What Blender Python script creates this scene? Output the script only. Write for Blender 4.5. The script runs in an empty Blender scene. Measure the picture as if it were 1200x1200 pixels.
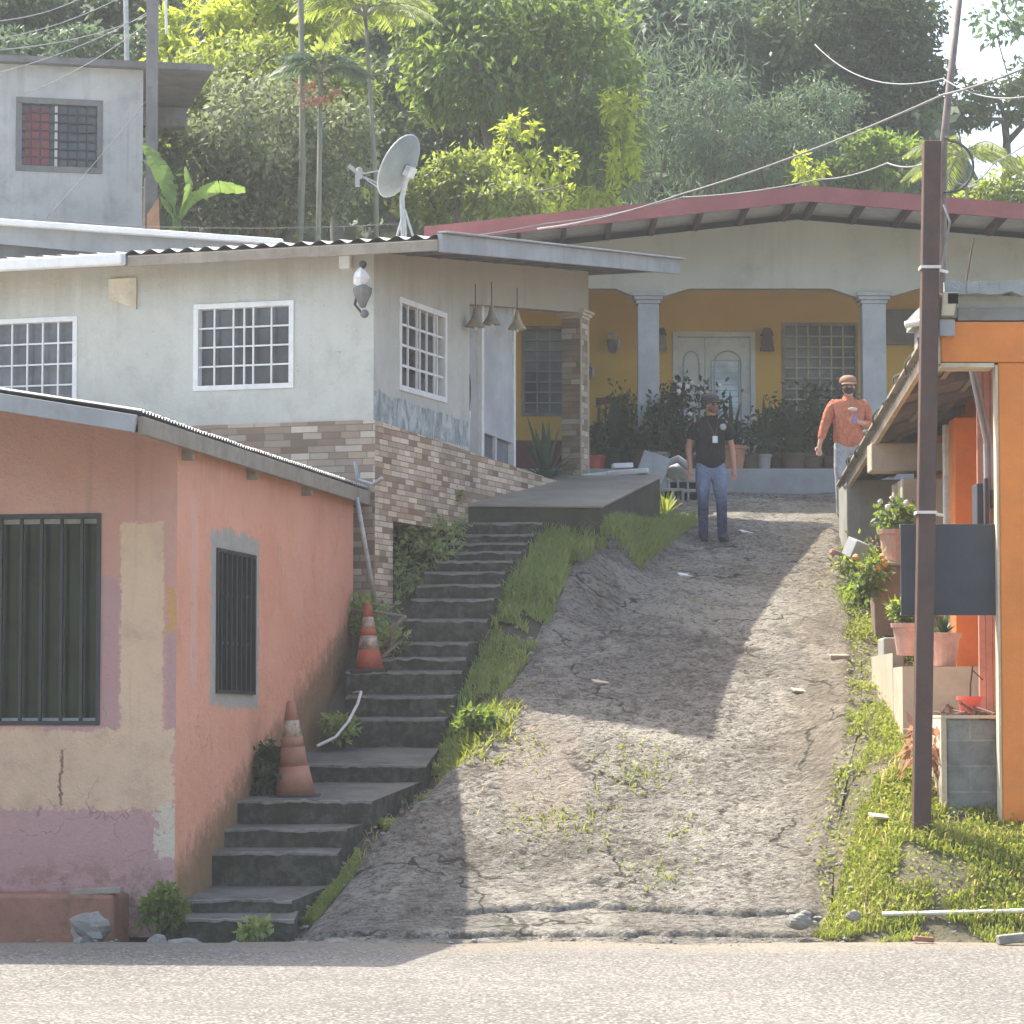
import bpy, math, random
import numpy as np
from mathutils import Vector, Matrix, noise as mnoise
random.seed(7)
RNG = np.random.default_rng(11)
SC = bpy.context.scene
COL = SC.collection
rad = math.radians
# ---------------------------------------------------------------- survey: the photo's camera, used to measure where things stand
FPX, HZ, CAMH = 3700.0, 850.0, 1.70
PHI = math.atan((HZ - 600) / FPX)
def at(px, py, D):
    u = (px - 600) / FPX; v = (600 - py) / FPX
    Y = math.cos(PHI) - v * math.sin(PHI); Z = math.sin(PHI) + v * math.cos(PHI)
    s = D / Y
    return Vector((u * s, D, CAMH + Z * s))
def zat(py, D): return at(600, py, D).z
def xat(px, D): return at(px, 600, D).x

# ---------------------------------------------------------------- node helpers
def mat_new(name, rough=0.85, spec=0.3):
    m = bpy.data.materials.new(name); m.use_nodes = True
    nt = m.node_tree
    b = nt.nodes['Principled BSDF']
    b.inputs['Roughness'].default_value = rough
    b.inputs['Specular IOR Level'].default_value = spec
    return m, nt, b
def setin(nt, sock, v):
    if isinstance(v, bpy.types.NodeSocket): nt.links.new(v, sock)
    elif isinstance(v, (tuple, list)):
        sock.default_value = tuple(v) + (1,) if (len(v) == 3 and sock.type == 'RGBA') else tuple(v)
    else: sock.default_value = v
def nmath(nt, op, a, b=0.0, clamp=False):
    n = nt.nodes.new('ShaderNodeMath'); n.operation = op; n.use_clamp = clamp
    setin(nt, n.inputs[0], a); setin(nt, n.inputs[1], b); return n.outputs[0]
def nmix(nt, f, a, b, mode='MIX'):
    n = nt.nodes.new('ShaderNodeMix'); n.data_type = 'RGBA'; n.blend_type = mode
    setin(nt, n.inputs[0], f); setin(nt, n.inputs[6], a); setin(nt, n.inputs[7], b); return n.outputs[2]
def npos(nt, scale=(1, 1, 1), obj=False):
    if obj: g = nt.nodes.new('ShaderNodeTexCoord').outputs['Object']
    else: g = nt.nodes.new('ShaderNodeNewGeometry').outputs['Position']
    m = nt.nodes.new('ShaderNodeMapping'); m.inputs['Scale'].default_value = scale
    nt.links.new(g, m.inputs['Vector']); return m.outputs[0]
def nuv(nt): return nt.nodes.new('ShaderNodeUVMap').outputs[0]
def nsep(nt, v):
    n = nt.nodes.new('ShaderNodeSeparateXYZ'); nt.links.new(v, n.inputs[0]); return n.outputs
def ncomb(nt, x, y, z=0.0):
    n = nt.nodes.new('ShaderNodeCombineXYZ')
    for i, q in enumerate((x, y, z)): setin(nt, n.inputs[i], q)
    return n.outputs[0]
def nnoise(nt, vec, scale, detail=4, rough=0.6, dist=0.0):
    n = nt.nodes.new('ShaderNodeTexNoise')
    nt.links.new(vec, n.inputs['Vector']); n.inputs['Scale'].default_value = scale
    n.inputs['Detail'].default_value = detail; n.inputs['Roughness'].default_value = rough; n.inputs['Distortion'].default_value = dist
    return n.outputs['Fac']
def nvor(nt, vec, scale, feature='F1', out='Distance'):
    n = nt.nodes.new('ShaderNodeTexVoronoi'); n.feature = feature
    nt.links.new(vec, n.inputs['Vector']); n.inputs['Scale'].default_value = scale; return n.outputs[out]
def nstep(nt, v, lo, hi, a=0.0, b=1.0):
    n = nt.nodes.new('ShaderNodeMapRange'); n.interpolation_type = 'SMOOTHSTEP'
    setin(nt, n.inputs[0], v)
    n.inputs[1].default_value = lo; n.inputs[2].default_value = hi; n.inputs[3].default_value = a; n.inputs[4].default_value = b
    return n.outputs[0]
def nbump(nt, b, h, strength=0.5, dist=0.02):
    n = nt.nodes.new('ShaderNodeBump'); n.inputs['Strength'].default_value = strength; n.inputs['Distance'].default_value = dist
    nt.links.new(h, n.inputs['Height']); nt.links.new(n.outputs[0], b.inputs['Normal'])
def nrect(nt, u, z, u0, u1, z0, z1, warp, soft=0.012):
    a = nmath(nt, 'MULTIPLY', nstep(nt, nmath(nt, 'ADD', u, warp), u0 - soft, u0 + soft), nstep(nt, nmath(nt, 'ADD', u, warp), u1 - soft, u1 + soft, 1, 0))
    c = nmath(nt, 'MULTIPLY', nstep(nt, nmath(nt, 'ADD', z, warp), z0 - soft, z0 + soft), nstep(nt, nmath(nt, 'ADD', z, warp), z1 - soft, z1 + soft, 1, 0))
    return nmath(nt, 'MULTIPLY', a, c)
def aged(name, col, dirt, amt=0.5, scale=1.2, streak=0.4, bump=0.25, rough=0.88, grain=40, var=0.16, spec=0.2, base_z=None):
    """painted or bare surface with clouding, run-down streaks, fine grain"""
    m, nt, b = mat_new(name, rough, spec)
    p = npos(nt); ps = npos(nt, (1, 1, 0.07))
    big = nnoise(nt, p, scale, 6, 0.65); st = nnoise(nt, ps, 5.0, 5, 0.6); g = nnoise(nt, p, grain, 4, 0.7)
    c = nmix(nt, nstep(nt, big, 0.3, 0.7), [x * (1 - var) for x in col], [min(1, x * (1 + var)) for x in col])
    d = nmath(nt, 'MULTIPLY', nstep(nt, nnoise(nt, p, scale * 2.3, 7, 0.7), 0.45, 0.75), amt)
    c = nmix(nt, d, c, dirt)
    c = nmix(nt, nmath(nt, 'MULTIPLY', nstep(nt, st, 0.5, 0.78), streak), c, dirt)
    c = nmix(nt, nmath(nt, 'MULTIPLY', g, 0.35), c, [x * 0.6 for x in col])
    nt.links.new(c, b.inputs['Base Color'])
    nbump(nt, b, nmath(nt, 'ADD', nmath(nt, 'MULTIPLY', g, 0.5), nmath(nt, 'MULTIPLY', big, 0.7)), bump, 0.03)
    return m
def plain(name, col, rough=0.6, spec=0.35, var=0.12, scale=8, metal=0.0, obj=False):
    m, nt, b = mat_new(name, rough, spec)
    n = nnoise(nt, npos(nt, obj=obj), scale, 5, 0.65)
    nt.links.new(nmix(nt, nstep(nt, n, 0.3, 0.7), [x * (1 - var) for x in col], [min(1, x * (1 + var)) for x in col]), b.inputs['Base Color'])
    b.inputs['Metallic'].default_value = metal
    return m
def leafmat(name, c0, c1, trans=0.45, tcol=None, rough=0.55):
    m, nt, b = mat_new(name, rough, 0.3)
    g = nt.nodes.new('ShaderNodeNewGeometry')
    r = g.outputs['Random Per Island']
    n = nnoise(nt, npos(nt), 0.9, 3)
    f = nmath(nt, 'ADD', nmath(nt, 'MULTIPLY', r, 0.65), nmath(nt, 'MULTIPLY', nstep(nt, n, 0.3, 0.7), 0.35))
    c = nmix(nt, f, c0, c1); nt.links.new(c, b.inputs['Base Color'])
    t = nt.nodes.new('ShaderNodeBsdfTranslucent')
    q = [x * .95 for x in (tcol or [min(1, x * 2.2) for x in c1])]
    tc = nmix(nt, f, [x * .7 for x in q], q); c = nmix(nt, 1.0, c, (1, 1, 1), 'MULTIPLY'); nt.links.new(c, b.inputs['Base Color'])
    nt.links.new(tc, t.inputs['Color'])
    mx = nt.nodes.new('ShaderNodeMixShader'); mx.inputs[0].default_value = trans
    nt.links.new(b.outputs[0], mx.inputs[1]); nt.links.new(t.outputs[0], mx.inputs[2])
    nt.links.new(mx.outputs[0], nt.nodes['Material Output'].inputs['Surface'])
    return m

# ---------------------------------------------------------------- object helpers
def tag(o, label=None, cat=None, group=None, kind=None):
    for k, v in (('label', label), ('category', cat), ('group', group), ('kind', kind)):
        if v: o[k] = v
    return o
def thing(name, label, cat, loc=(0, 0, 0), group=None):
    o = bpy.data.objects.new(name, None); COL.objects.link(o)
    o.location = loc; o.empty_display_size = 0.2
    return tag(o, label, cat, group)
def worldloc(o):
    v = Vector((0, 0, 0))
    while o: v += Vector(o.location); o = o.parent
    return v
class WF:
    """a vertical frame: origin O (x,y), direction u along the wall, outward normal to the viewer's side"""
    def __init__(s, O, u=(1, 0)):
        s.O = Vector((O[0], O[1], 0)); s.u = Vector((u[0], u[1], 0)).normalized(); s.n = Vector((s.u.y, -s.u.x, 0))
    def p(s, a, z, o=0.0): return s.O + s.u * a + s.n * o + Vector((0, 0, z))
AX = WF((0, 0), (1, 0))
class MB:
    def __init__(s): s.v = []; s.f = []
    def poly(s, pts):
        i = len(s.v); s.v += [Vector(p) for p in pts]; s.f.append(tuple(range(i, i + len(pts)))); return s
    def hexa(s, p):   # 8 points: bottom ring 0-3, top ring 4-7
        i = len(s.v); s.v += [Vector(q) for q in p]
        for f in ((3, 2, 1, 0), (4, 5, 6, 7), (0, 1, 5, 4), (1, 2, 6, 5), (2, 3, 7, 6), (3, 0, 4, 7)): s.f.append(tuple(i + k for k in f))
        return s
    def wbox(s, w, s0, s1, z0, z1, o0, o1, z0b=None, z1b=None):   # o0 = inner, o1 = outer; z0b/z1b = heights at s1
        z0b = z0 if z0b is None else z0b; z1b = z1 if z1b is None else z1b
        return s.hexa([w.p(s0, z0, o1), w.p(s1, z0b, o1), w.p(s1, z0b, o0), w.p(s0, z0, o0), w.p(s0, z1, o1), w.p(s1, z1b, o1), w.p(s1, z1b, o0), w.p(s0, z1, o0)])
    def box(s, x0, x1, y0, y1, z0, z1): return s.wbox(AX, x0, x1, z0, z1, -y1, -y0)
    def prism(s, ring, dv):
        i = len(s.v); n = len(ring); dv = Vector(dv)
        s.v += [Vector(p) for p in ring] + [Vector(p) + dv for p in ring]
        s.f.append(tuple(range(i, i + n))); s.f.append(tuple(range(i + 2 * n - 1, i + n - 1, -1)))
        for k in range(n): s.f.append((i + (k + 1) % n, i + k, i + n + k, i + n + (k + 1) % n))
        return s
    def tube(s, path, r, seg=8, cap=True):
        path = [Vector(p) for p in path]; n = len(path)
        rs = r if isinstance(r, (list, tuple)) else [r] * n
        i0 = len(s.v); ref = None
        for k, p in enumerate(path):
            d = (path[min(k + 1, n - 1)] - path[max(k - 1, 0)]).normalized()
            if ref is None: ref = Vector((1, 0, 0)) if abs(d.x) < 0.8 else Vector((0, 1, 0))
            a = (ref - d * ref.dot(d)).normalized(); ref = a; b = d.cross(a)
            for q in range(seg):
                t = 2 * math.pi * q / seg; s.v.append(p + (a * math.cos(t) + b * math.sin(t)) * rs[k])
        for k in range(n - 1):
            for q in range(seg):
                a = i0 + k * seg + q; b = i0 + k * seg + (q + 1) % seg
                s.f.append((a, b, b + seg, a + seg))
        if cap: s.f.append(tuple(range(i0 + seg - 1, i0 - 1, -1))); s.f.append(tuple(range(i0 + (n - 1) * seg, i0 + n * seg)))
        return s
    def bar(s, a, b, w, h):   # rectangular bar between two points, w horizontal, h vertical-ish
        a, b = Vector(a), Vector(b); d = (b - a).normalized()
        up = Vector((0, 0, 1)) if abs(d.z) < 0.95 else Vector((0, 1, 0))
        sx = d.cross(up).normalized() * w / 2; uz = sx.cross(d).normalized() * h / 2
        return s.hexa([a - sx - uz, a + sx - uz, b + sx - uz, b - sx - uz, a - sx + uz, a + sx + uz, b + sx + uz, b - sx + uz])
    def lathe(s, prof, loc, seg=16, tilt=None):
        loc = Vector(loc); i0 = len(s.v); n = len(prof)
        for r, z in prof:
            for q in range(seg):
                t = 2 * math.pi * q / seg; p = Vector((r * math.cos(t), r * math.sin(t), z))
                if tilt is not None: p = tilt @ p
                s.v.append(loc + p)
        for k in range(n - 1):
            for q in range(seg):
                a = i0 + k * seg + q; b = i0 + k * seg + (q + 1) % seg; s.f.append((a, b, b + seg, a + seg))
        if prof[0][0] > 1e-4: s.f.append(tuple(range(i0 + seg - 1, i0 - 1, -1)))
        if prof[-1][0] > 1e-4: s.f.append(tuple(range(i0 + (n - 1) * seg, i0 + n * seg)))
        return s
    def ball(s, c, r, seg=10, rings=6, sq=(1, 1, 1), jit=0.0):
        c = Vector(c); i0 = len(s.v)
        for k in range(rings + 1):
            ph = math.pi * k / rings
            for q in range(seg):
                t = 2 * math.pi * q / seg
                d = Vector((math.sin(ph) * math.cos(t) * sq[0], math.sin(ph) * math.sin(t) * sq[1], math.cos(ph) * sq[2]))
                rr = r * (1 + jit * mnoise.noise(d * 2.1 + c * 7))
                s.v.append(c + d * rr)
        for k in range(rings):
            for q in range(seg):
                a = i0 + k * seg + q; b = i0 + k * seg + (q + 1) % seg; s.f.append((a, a + seg, b + seg, b))
        return s
    def wall(s, w, s0, s1, z0, z1, holes=(), depth=0.14, z1b=None):
        """wall face with rectangular holes (s0,s1,z0,z1) and their reveals; top may slope from z1 to z1b"""
        z1b = z1 if z1b is None else z1b
        top = lambda a: z1 + (z1b - z1) * (a - s0) / (s1 - s0)
        cs = sorted({s0, s1, *[h[0] for h in holes], *[h[1] for h in holes]})
        for a, b in zip(cs[:-1], cs[1:]):
            hs = sorted([h for h in holes if h[0] <= a + 1e-6 and h[1] >= b - 1e-6], key=lambda h: h[2])
            z = z0
            for h in hs:
                if h[2] > z + 1e-5: s.poly([w.p(a, z), w.p(b, z), w.p(b, h[2]), w.p(a, h[2])])
                z = h[3]
            s.poly([w.p(a, z), w.p(b, z), w.p(b, top(b)), w.p(a, top(a))])
        for h in holes:
            a, b, c, d = h
            s.poly([w.p(a, c), w.p(a, c, -depth), w.p(b, c, -depth), w.p(b, c)]); s.poly([w.p(a, d, -depth), w.p(a, d), w.p(b, d), w.p(b, d, -depth)])
            s.poly([w.p(a, c, -depth), w.p(a, c), w.p(a, d), w.p(a, d, -depth)]); s.poly([w.p(b, c), w.p(b, c, -depth), w.p(b, d, -depth), w.p(b, d)])
        return s
    def build(s, name, mat, parent=None, smooth=False, bevel=0.0, kind=None, label=None):
        off = worldloc(parent) if parent else Vector((0, 0, 0))
        me = bpy.data.meshes.new(name)
        me.from_pydata([tuple(p - off) for p in s.v], [], s.f)
        me.update()
        uv = me.uv_layers.new(name='UVMap')
        for pl in me.polygons:
            n = pl.normal
            if abs(n.z) > 0.75: t, u2 = Vector((1, 0, 0)), Vector((0, 1, 0))
            else:
                t = Vector((-n.y, n.x, 0)); t.normalize(); u2 = Vector((0, 0, 1))
            for li in pl.loop_indices:
                p = me.vertices[me.loops[li].vertex_index].co + off
                uv.data[li].uv = (p.dot(t), p.dot(u2))
        if smooth: me.polygons.foreach_set('use_smooth', [True] * len(me.polygons))
        me.materials.append(mat)
        o = bpy.data.objects.new(name, me); COL.objects.link(o)
        if parent: o.parent = parent
        if bevel:
            b = o.modifiers.new('bevel', 'BEVEL'); b.width = bevel; b.segments = 2; b.limit_method = 'ANGLE'; b.angle_limit = rad(35)
        if kind: o['kind'] = kind
        if label: o['label'] = label
        return o
def npmesh(name, V, F, mat, parent=None, smooth=False):
    """fast mesh from arrays: V (n,3) world coordinates, F (m,4) quads"""
    off = np.array(worldloc(parent)) if parent else np.zeros(3)
    me = bpy.data.meshes.new(name); V = np.asarray(V, float) - off; F = np.asarray(F, np.int32)
    me.vertices.add(len(V)); me.vertices.foreach_set('co', V.astype(np.float32).ravel())
    k = F.shape[1]
    me.loops.add(F.size); me.loops.foreach_set('vertex_index', F.ravel())
    me.polygons.add(len(F)); me.polygons.foreach_set('loop_start', np.arange(0, F.size, k, dtype=np.int32))
    me.polygons.foreach_set('use_smooth', np.full(len(F), smooth))
    me.update(calc_edges=True); me.validate(); me.materials.append(mat)
    o = bpy.data.objects.new(name, me); COL.objects.link(o)
    if parent: o.parent = parent
    return o
def unit(a): return a / np.maximum(np.linalg.norm(a, axis=1, keepdims=True), 1e-9)
def leaf_quads(P, dirs, nrm, L, W):
    """rhombic leaves: base P, direction dirs, face normal nrm"""
    n = len(P); d = unit(dirs); sd = unit(np.cross(d, nrm)); L = L[:, None]; W = W[:, None]
    V = np.empty((n, 4, 3)); V[:, 0] = P; V[:, 1] = P + d * L * 0.45 + sd * W / 2; V[:, 2] = P + d * L; V[:, 3] = P + d * L * 0.45 - sd * W / 2
    return V.reshape(-1, 3), np.arange(4 * n).reshape(n, 4)
def leaf_cloud(blobs, n, size, aspect=0.42, droop=0.5, clumps=45, sig=0.2, rng=RNG, shell=0.55):
    """leaves gathered in clumps through ellipsoids blobs = (x,y,z,rx,ry,rz)"""
    B = np.array(blobs, float); vol = (B[:, 3] * B[:, 4] * B[:, 5]) ** (2 / 3); vol /= vol.sum()
    Ps, Os = [], []
    for b, w in zip(B, vol):
        m = max(6, int(clumps)); k = int(n * w) + 1
        d = unit(rng.normal(size=(m, 3))); r = shell + (1 - shell) * rng.random((m, 1)) ** 0.6
        c = d * r
        idx = rng.integers(0, m, k); cs = rng.uniform(0.6, 1.3, m)
        q = c[idx] + rng.normal(size=(k, 3)) * (sig * cs[idx])[:, None] * np.array([1, 1, 0.75])
        Ps.append(b[:3] + q * b[3:6]); Os.append(q)
    P = np.concatenate(Ps); O = unit(np.concatenate(Os)); n = len(P)
    dirs = unit(O * 0.6 + rng.normal(size=(n, 3)) * 0.8 + np.array([0, 0, -droop]))
    nr = unit(np.array([0, 0, 0.9]) + O * 0.5 + rng.normal(size=(n, 3)) * 0.75)
    L = size * rng.uniform(0.6, 1.35, n)
    return leaf_quads(P, dirs, nr, L, L * aspect)
def blades(P, h, w, lean=0.5, rng=RNG, up=None):
    """grass blades as narrow bent quads pairs"""
    n = len(P); a = rng.uniform(0, 2 * np.pi, n); hd = np.stack([np.cos(a), np.sin(a), np.zeros(n)], 1)
    sd = np.stack([-np.sin(a), np.cos(a), np.zeros(n)], 1); ln = lean * rng.uniform(0.2, 1.3, n)[:, None]
    H = (h * rng.uniform(0.45, 1.25, n))[:, None]; Z = np.array([0, 0, 1.0]); w2 = w / 2 * rng.uniform(0.6, 1.3, n)[:, None]
    M = P + Z * H * 0.6 + hd * H * ln * 0.35; T = P + Z * H * (1 - 0.25 * ln) + hd * H * ln
    V = np.empty((n, 6, 3)); V[:, 0] = P - sd * w2; V[:, 1] = P + sd * w2; V[:, 2] = M + sd * w2 * 0.8; V[:, 3] = M - sd * w2 * 0.8; V[:, 4] = T + sd * w2 * 0.1; V[:, 5] = T - sd * w2 * 0.1
    i = np.arange(n)[:, None] * 6
    F = np.concatenate([i + np.array([0, 1, 2, 3]), i + np.array([3, 2, 4, 5])])
    return V.reshape(-1, 3), F
def merge(parts):
    Vs, Fs, k = [], [], 0
    for V, F in parts: Vs.append(V); Fs.append(F + k); k += len(V)
    return np.concatenate(Vs), np.concatenate(Fs)
# ---------------------------------------------------------------- materials
M = {}
def stairs_mat(name, tread, riser, moss):
    m, nt, b = mat_new(name, 0.92, 0.15)
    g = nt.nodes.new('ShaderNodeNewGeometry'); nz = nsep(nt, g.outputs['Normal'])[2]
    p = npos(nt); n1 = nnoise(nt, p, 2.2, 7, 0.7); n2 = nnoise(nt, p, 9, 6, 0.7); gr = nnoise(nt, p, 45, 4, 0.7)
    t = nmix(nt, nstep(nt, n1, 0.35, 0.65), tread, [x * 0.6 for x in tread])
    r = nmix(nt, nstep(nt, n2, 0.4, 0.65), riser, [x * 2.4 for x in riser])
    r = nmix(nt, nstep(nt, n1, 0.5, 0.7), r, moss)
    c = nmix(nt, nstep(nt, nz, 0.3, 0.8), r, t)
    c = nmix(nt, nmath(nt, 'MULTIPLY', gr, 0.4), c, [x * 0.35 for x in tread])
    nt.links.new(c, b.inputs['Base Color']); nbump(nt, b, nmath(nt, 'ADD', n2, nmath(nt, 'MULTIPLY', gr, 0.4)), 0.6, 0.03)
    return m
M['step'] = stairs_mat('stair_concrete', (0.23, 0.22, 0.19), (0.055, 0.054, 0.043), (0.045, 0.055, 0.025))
M['nosing'] = aged('worn_step_edge', (0.29, 0.28, 0.245), (0.09, 0.09, 0.07), 0.9, 2.2, 0.5, bump=.5)
def drive_mat():
    m, nt, b = mat_new('rough_concrete', 0.95, 0.1)
    p = npos(nt); pa = npos(nt, (1, 1.7, 1))
    big = nnoise(nt, p, 0.7, 5, 0.6); mid = nnoise(nt, pa, 7, 7, 0.75, 0.6); gr = nnoise(nt, pa, 34, 5, 0.8); v = nvor(nt, pa, 24)
    c = nmix(nt, nstep(nt, big, 0.35, 0.62), (0.36, 0.34, 0.295), (0.53, 0.50, 0.44))
    c = nmix(nt, nmath(nt, 'MULTIPLY', nstep(nt, mid, 0.45, 0.65), 0.85), c, (0.17, 0.15, 0.12))
    c = nmix(nt, nmath(nt, 'MULTIPLY', nstep(nt, v, 0.5, 0.05), 0.45), c, (0.6, 0.55, 0.46))
    c = nmix(nt, nmath(nt, 'MULTIPLY', nstep(nt, gr, 0.50, 0.66), 0.75), c, (0.085, 0.08, 0.07))  # dark speckle stands in for small shadows under the ridges
    c = nmix(nt, nmath(nt, 'MULTIPLY', nstep(nt, nnoise(nt, p, 0.5, 8, 0.72, .8), 0.52, 0.57), .6), c, (0.62, 0.575, 0.49))
    c = nmix(nt, nmath(nt, 'MULTIPLY', nstep(nt, nnoise(nt, npos(nt, (1, .7, 1)), 0.9, 8, 0.75, .8), 0.52, 0.6), .6), c, (0.185, 0.165, 0.135))
    g2 = nnoise(nt, pa, 15, 5, 0.75, .4)
    c = nmix(nt, nmath(nt, 'MULTIPLY', nstep(nt, g2, 0.51, 0.62), 0.72), c, (0.10, 0.09, 0.075))  # coarser speckle, again ridge shadow put into the colour
    c = nmix(nt, nmath(nt, 'MULTIPLY', nstep(nt, g2, 0.45, 0.36), 0.5), c, (0.56, 0.52, 0.44))
    P_ = nsep(nt, p); ex = nmath(nt, 'DIVIDE', nmath(nt, 'SUBTRACT', P_[0], 0.25), .42); ey = nmath(nt, 'DIVIDE', nmath(nt, 'SUBTRACT', P_[1], 28.4), 1.3)
    ed = nmath(nt, 'ADD', nmath(nt, 'ADD', nmath(nt, 'MULTIPLY', ex, ex), nmath(nt, 'MULTIPLY', ey, ey)), nmath(nt, 'MULTIPLY', nmath(nt, 'SUBTRACT', mid, .5), 2.5))
    c = nmix(nt, nmath(nt, 'MULTIPLY', nstep(nt, ed, 0.5, 1.2, 1, 0), .7), c, (0.47, 0.40, 0.335))
    rt = nmath(nt, 'ADD', nmath(nt, 'SUBTRACT', P_[0], nmath(nt, 'MULTIPLY', nmath(nt, 'SUBTRACT', P_[1], 25), .09)), nmath(nt, 'MULTIPLY', nmath(nt, 'SUBTRACT', big, .5), 1.6))
    c = nmix(nt, nmath(nt, 'MULTIPLY', nstep(nt, rt, 1.9, 2.6), .45), c, (0.27, 0.22, 0.15))
    ck = nt.nodes.new('ShaderNodeTexVoronoi'); ck.feature = 'DISTANCE_TO_EDGE'; ck.inputs['Scale'].default_value = .55
    wv = nt.nodes.new('ShaderNodeVectorMath'); wv.operation = 'ADD'; nt.links.new(p, wv.inputs[0]); nn_ = nt.nodes.new('ShaderNodeTexNoise'); nn_.inputs['Scale'].default_value = 1.6; nn_.inputs['Detail'].default_value = 7; nt.links.new(p, nn_.inputs['Vector']); nt.links.new(nn_.outputs['Color'], wv.inputs[1]); nt.links.new(wv.outputs[0], ck.inputs['Vector'])
    c = nmix(nt, nmath(nt, 'MULTIPLY', nstep(nt, ck.outputs['Distance'], 0.003, 0.015, .85, 0), nstep(nt, nnoise(nt, p, .8, 3), .45, .55)), c, (0.06, 0.055, 0.045))
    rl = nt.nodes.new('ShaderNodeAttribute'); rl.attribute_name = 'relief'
    c = nmix(nt, nstep(nt, rl.outputs['Fac'], 0.12, 0.45, 0.85, 0.0), c, (0.10, 0.09, 0.07))  # hollows darkened: their shade is put into the colour
    c = nmix(nt, nstep(nt, rl.outputs['Fac'], 0.6, 0.95, 0.0, 0.5), c, (0.52, 0.49, 0.42))  # ridge tops lightened: grazing sun put into the colour
    nt.links.new(c, b.inputs['Base Color'])
    h = nmath(nt, 'ADD', nmath(nt, 'MULTIPLY', mid, 1.0), nmath(nt, 'ADD', nmath(nt, 'MULTIPLY', gr, 0.7), nmath(nt, 'MULTIPLY', v, -0.5)))
    nbump(nt, b, nmath(nt, 'ADD', h, nmath(nt, 'MULTIPLY', g2, -1.2)), 1.0, 0.07); return m
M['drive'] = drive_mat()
def road_mat():
    m, nt, b = mat_new('worn_asphalt', 0.93, 0.15)
    p = npos(nt, (1, 0.6, 1)); pf = npos(nt)
    big = nnoise(nt, p, 0.5, 5, 0.6); gr = nnoise(nt, pf, 60, 4, 0.8); v = nvor(nt, pf, 42); v2 = nvor(nt, pf, 42, 'F1', 'Color')
    c = nmix(nt, nstep(nt, big, 0.35, 0.65), (0.21, 0.20, 0.18), (0.28, 0.265, 0.235))
    c = nmix(nt, nmath(nt, 'MULTIPLY', nstep(nt, nsep(nt, v2)[0], 0.55, 0.8), 0.7), c, (0.5, 0.475, 0.42))
    c = nmix(nt, nmath(nt, 'MULTIPLY', nstep(nt, nsep(nt, v2)[1], 0.55, 0.75), 0.55), c, (0.1, 0.095, 0.09))
    c = nmix(nt, nmath(nt, 'MULTIPLY', nstep(nt, v, 0.35, 0.6), 0.5), c, (0.1, 0.095, 0.085))
    yy = nsep(nt, pf)[1]; wob = nmath(nt, 'MULTIPLY', nmath(nt, 'SUBTRACT', nnoise(nt, pf, 1.2, 6, .7), .5), 2.0)
    c = nmix(nt, nmath(nt, 'MULTIPLY', nstep(nt, nmath(nt, 'ADD', yy, wob), 23.4, 24.6), .6), c, (0.30, 0.255, 0.19))
    c = nmix(nt, nmath(nt, 'MULTIPLY', nstep(nt, nnoise(nt, npos(nt, (.18, 1.1, 1)), 1.5, 5, .6), .5, .68), .45), c, (0.17, 0.165, 0.155))
    c = nmix(nt, nmath(nt, 'MULTIPLY', nstep(nt, nnoise(nt, pf, 3.5, 6, .7), .62, .7), .5), c, (0.13, 0.12, 0.105))
    nt.links.new(c, b.inputs['Base Color'])
    nbump(nt, b, nmath(nt, 'ADD', nmath(nt, 'MULTIPLY', v, -1.0), gr), 0.8, 0.02); return m
M['road'] = road_mat()
def soil_mat():
    m, nt, b = mat_new('soil', 0.95, 0.1)
    p = npos(nt); n = nnoise(nt, p, 1.3, 7, 0.7); g = nnoise(nt, p, 22, 5, 0.7)
    y = nsep(nt, p)[1]
    c = nmix(nt, nstep(nt, n, 0.35, 0.65), (0.21, 0.18, 0.13), (0.12, 0.115, 0.07))
    c = nmix(nt, nmath(nt, 'MULTIPLY', g, 0.6), c, (0.08, 0.07, 0.05))
    c = nmix(nt, nmath(nt, 'MAXIMUM', nstep(nt, y, 47, 51), nstep(nt, y, -24, -20, 1, 0)), c, nmix(nt, nstep(nt, n, 0.35, 0.65), (0.05, 0.07, 0.04), (0.11, 0.13, 0.06)))
    nt.links.new(c, b.inputs['Base Color']); nbump(nt, b, nmath(nt, 'ADD', n, g), 0.7, 0.05); return m
M['soil'] = soil_mat()
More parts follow.
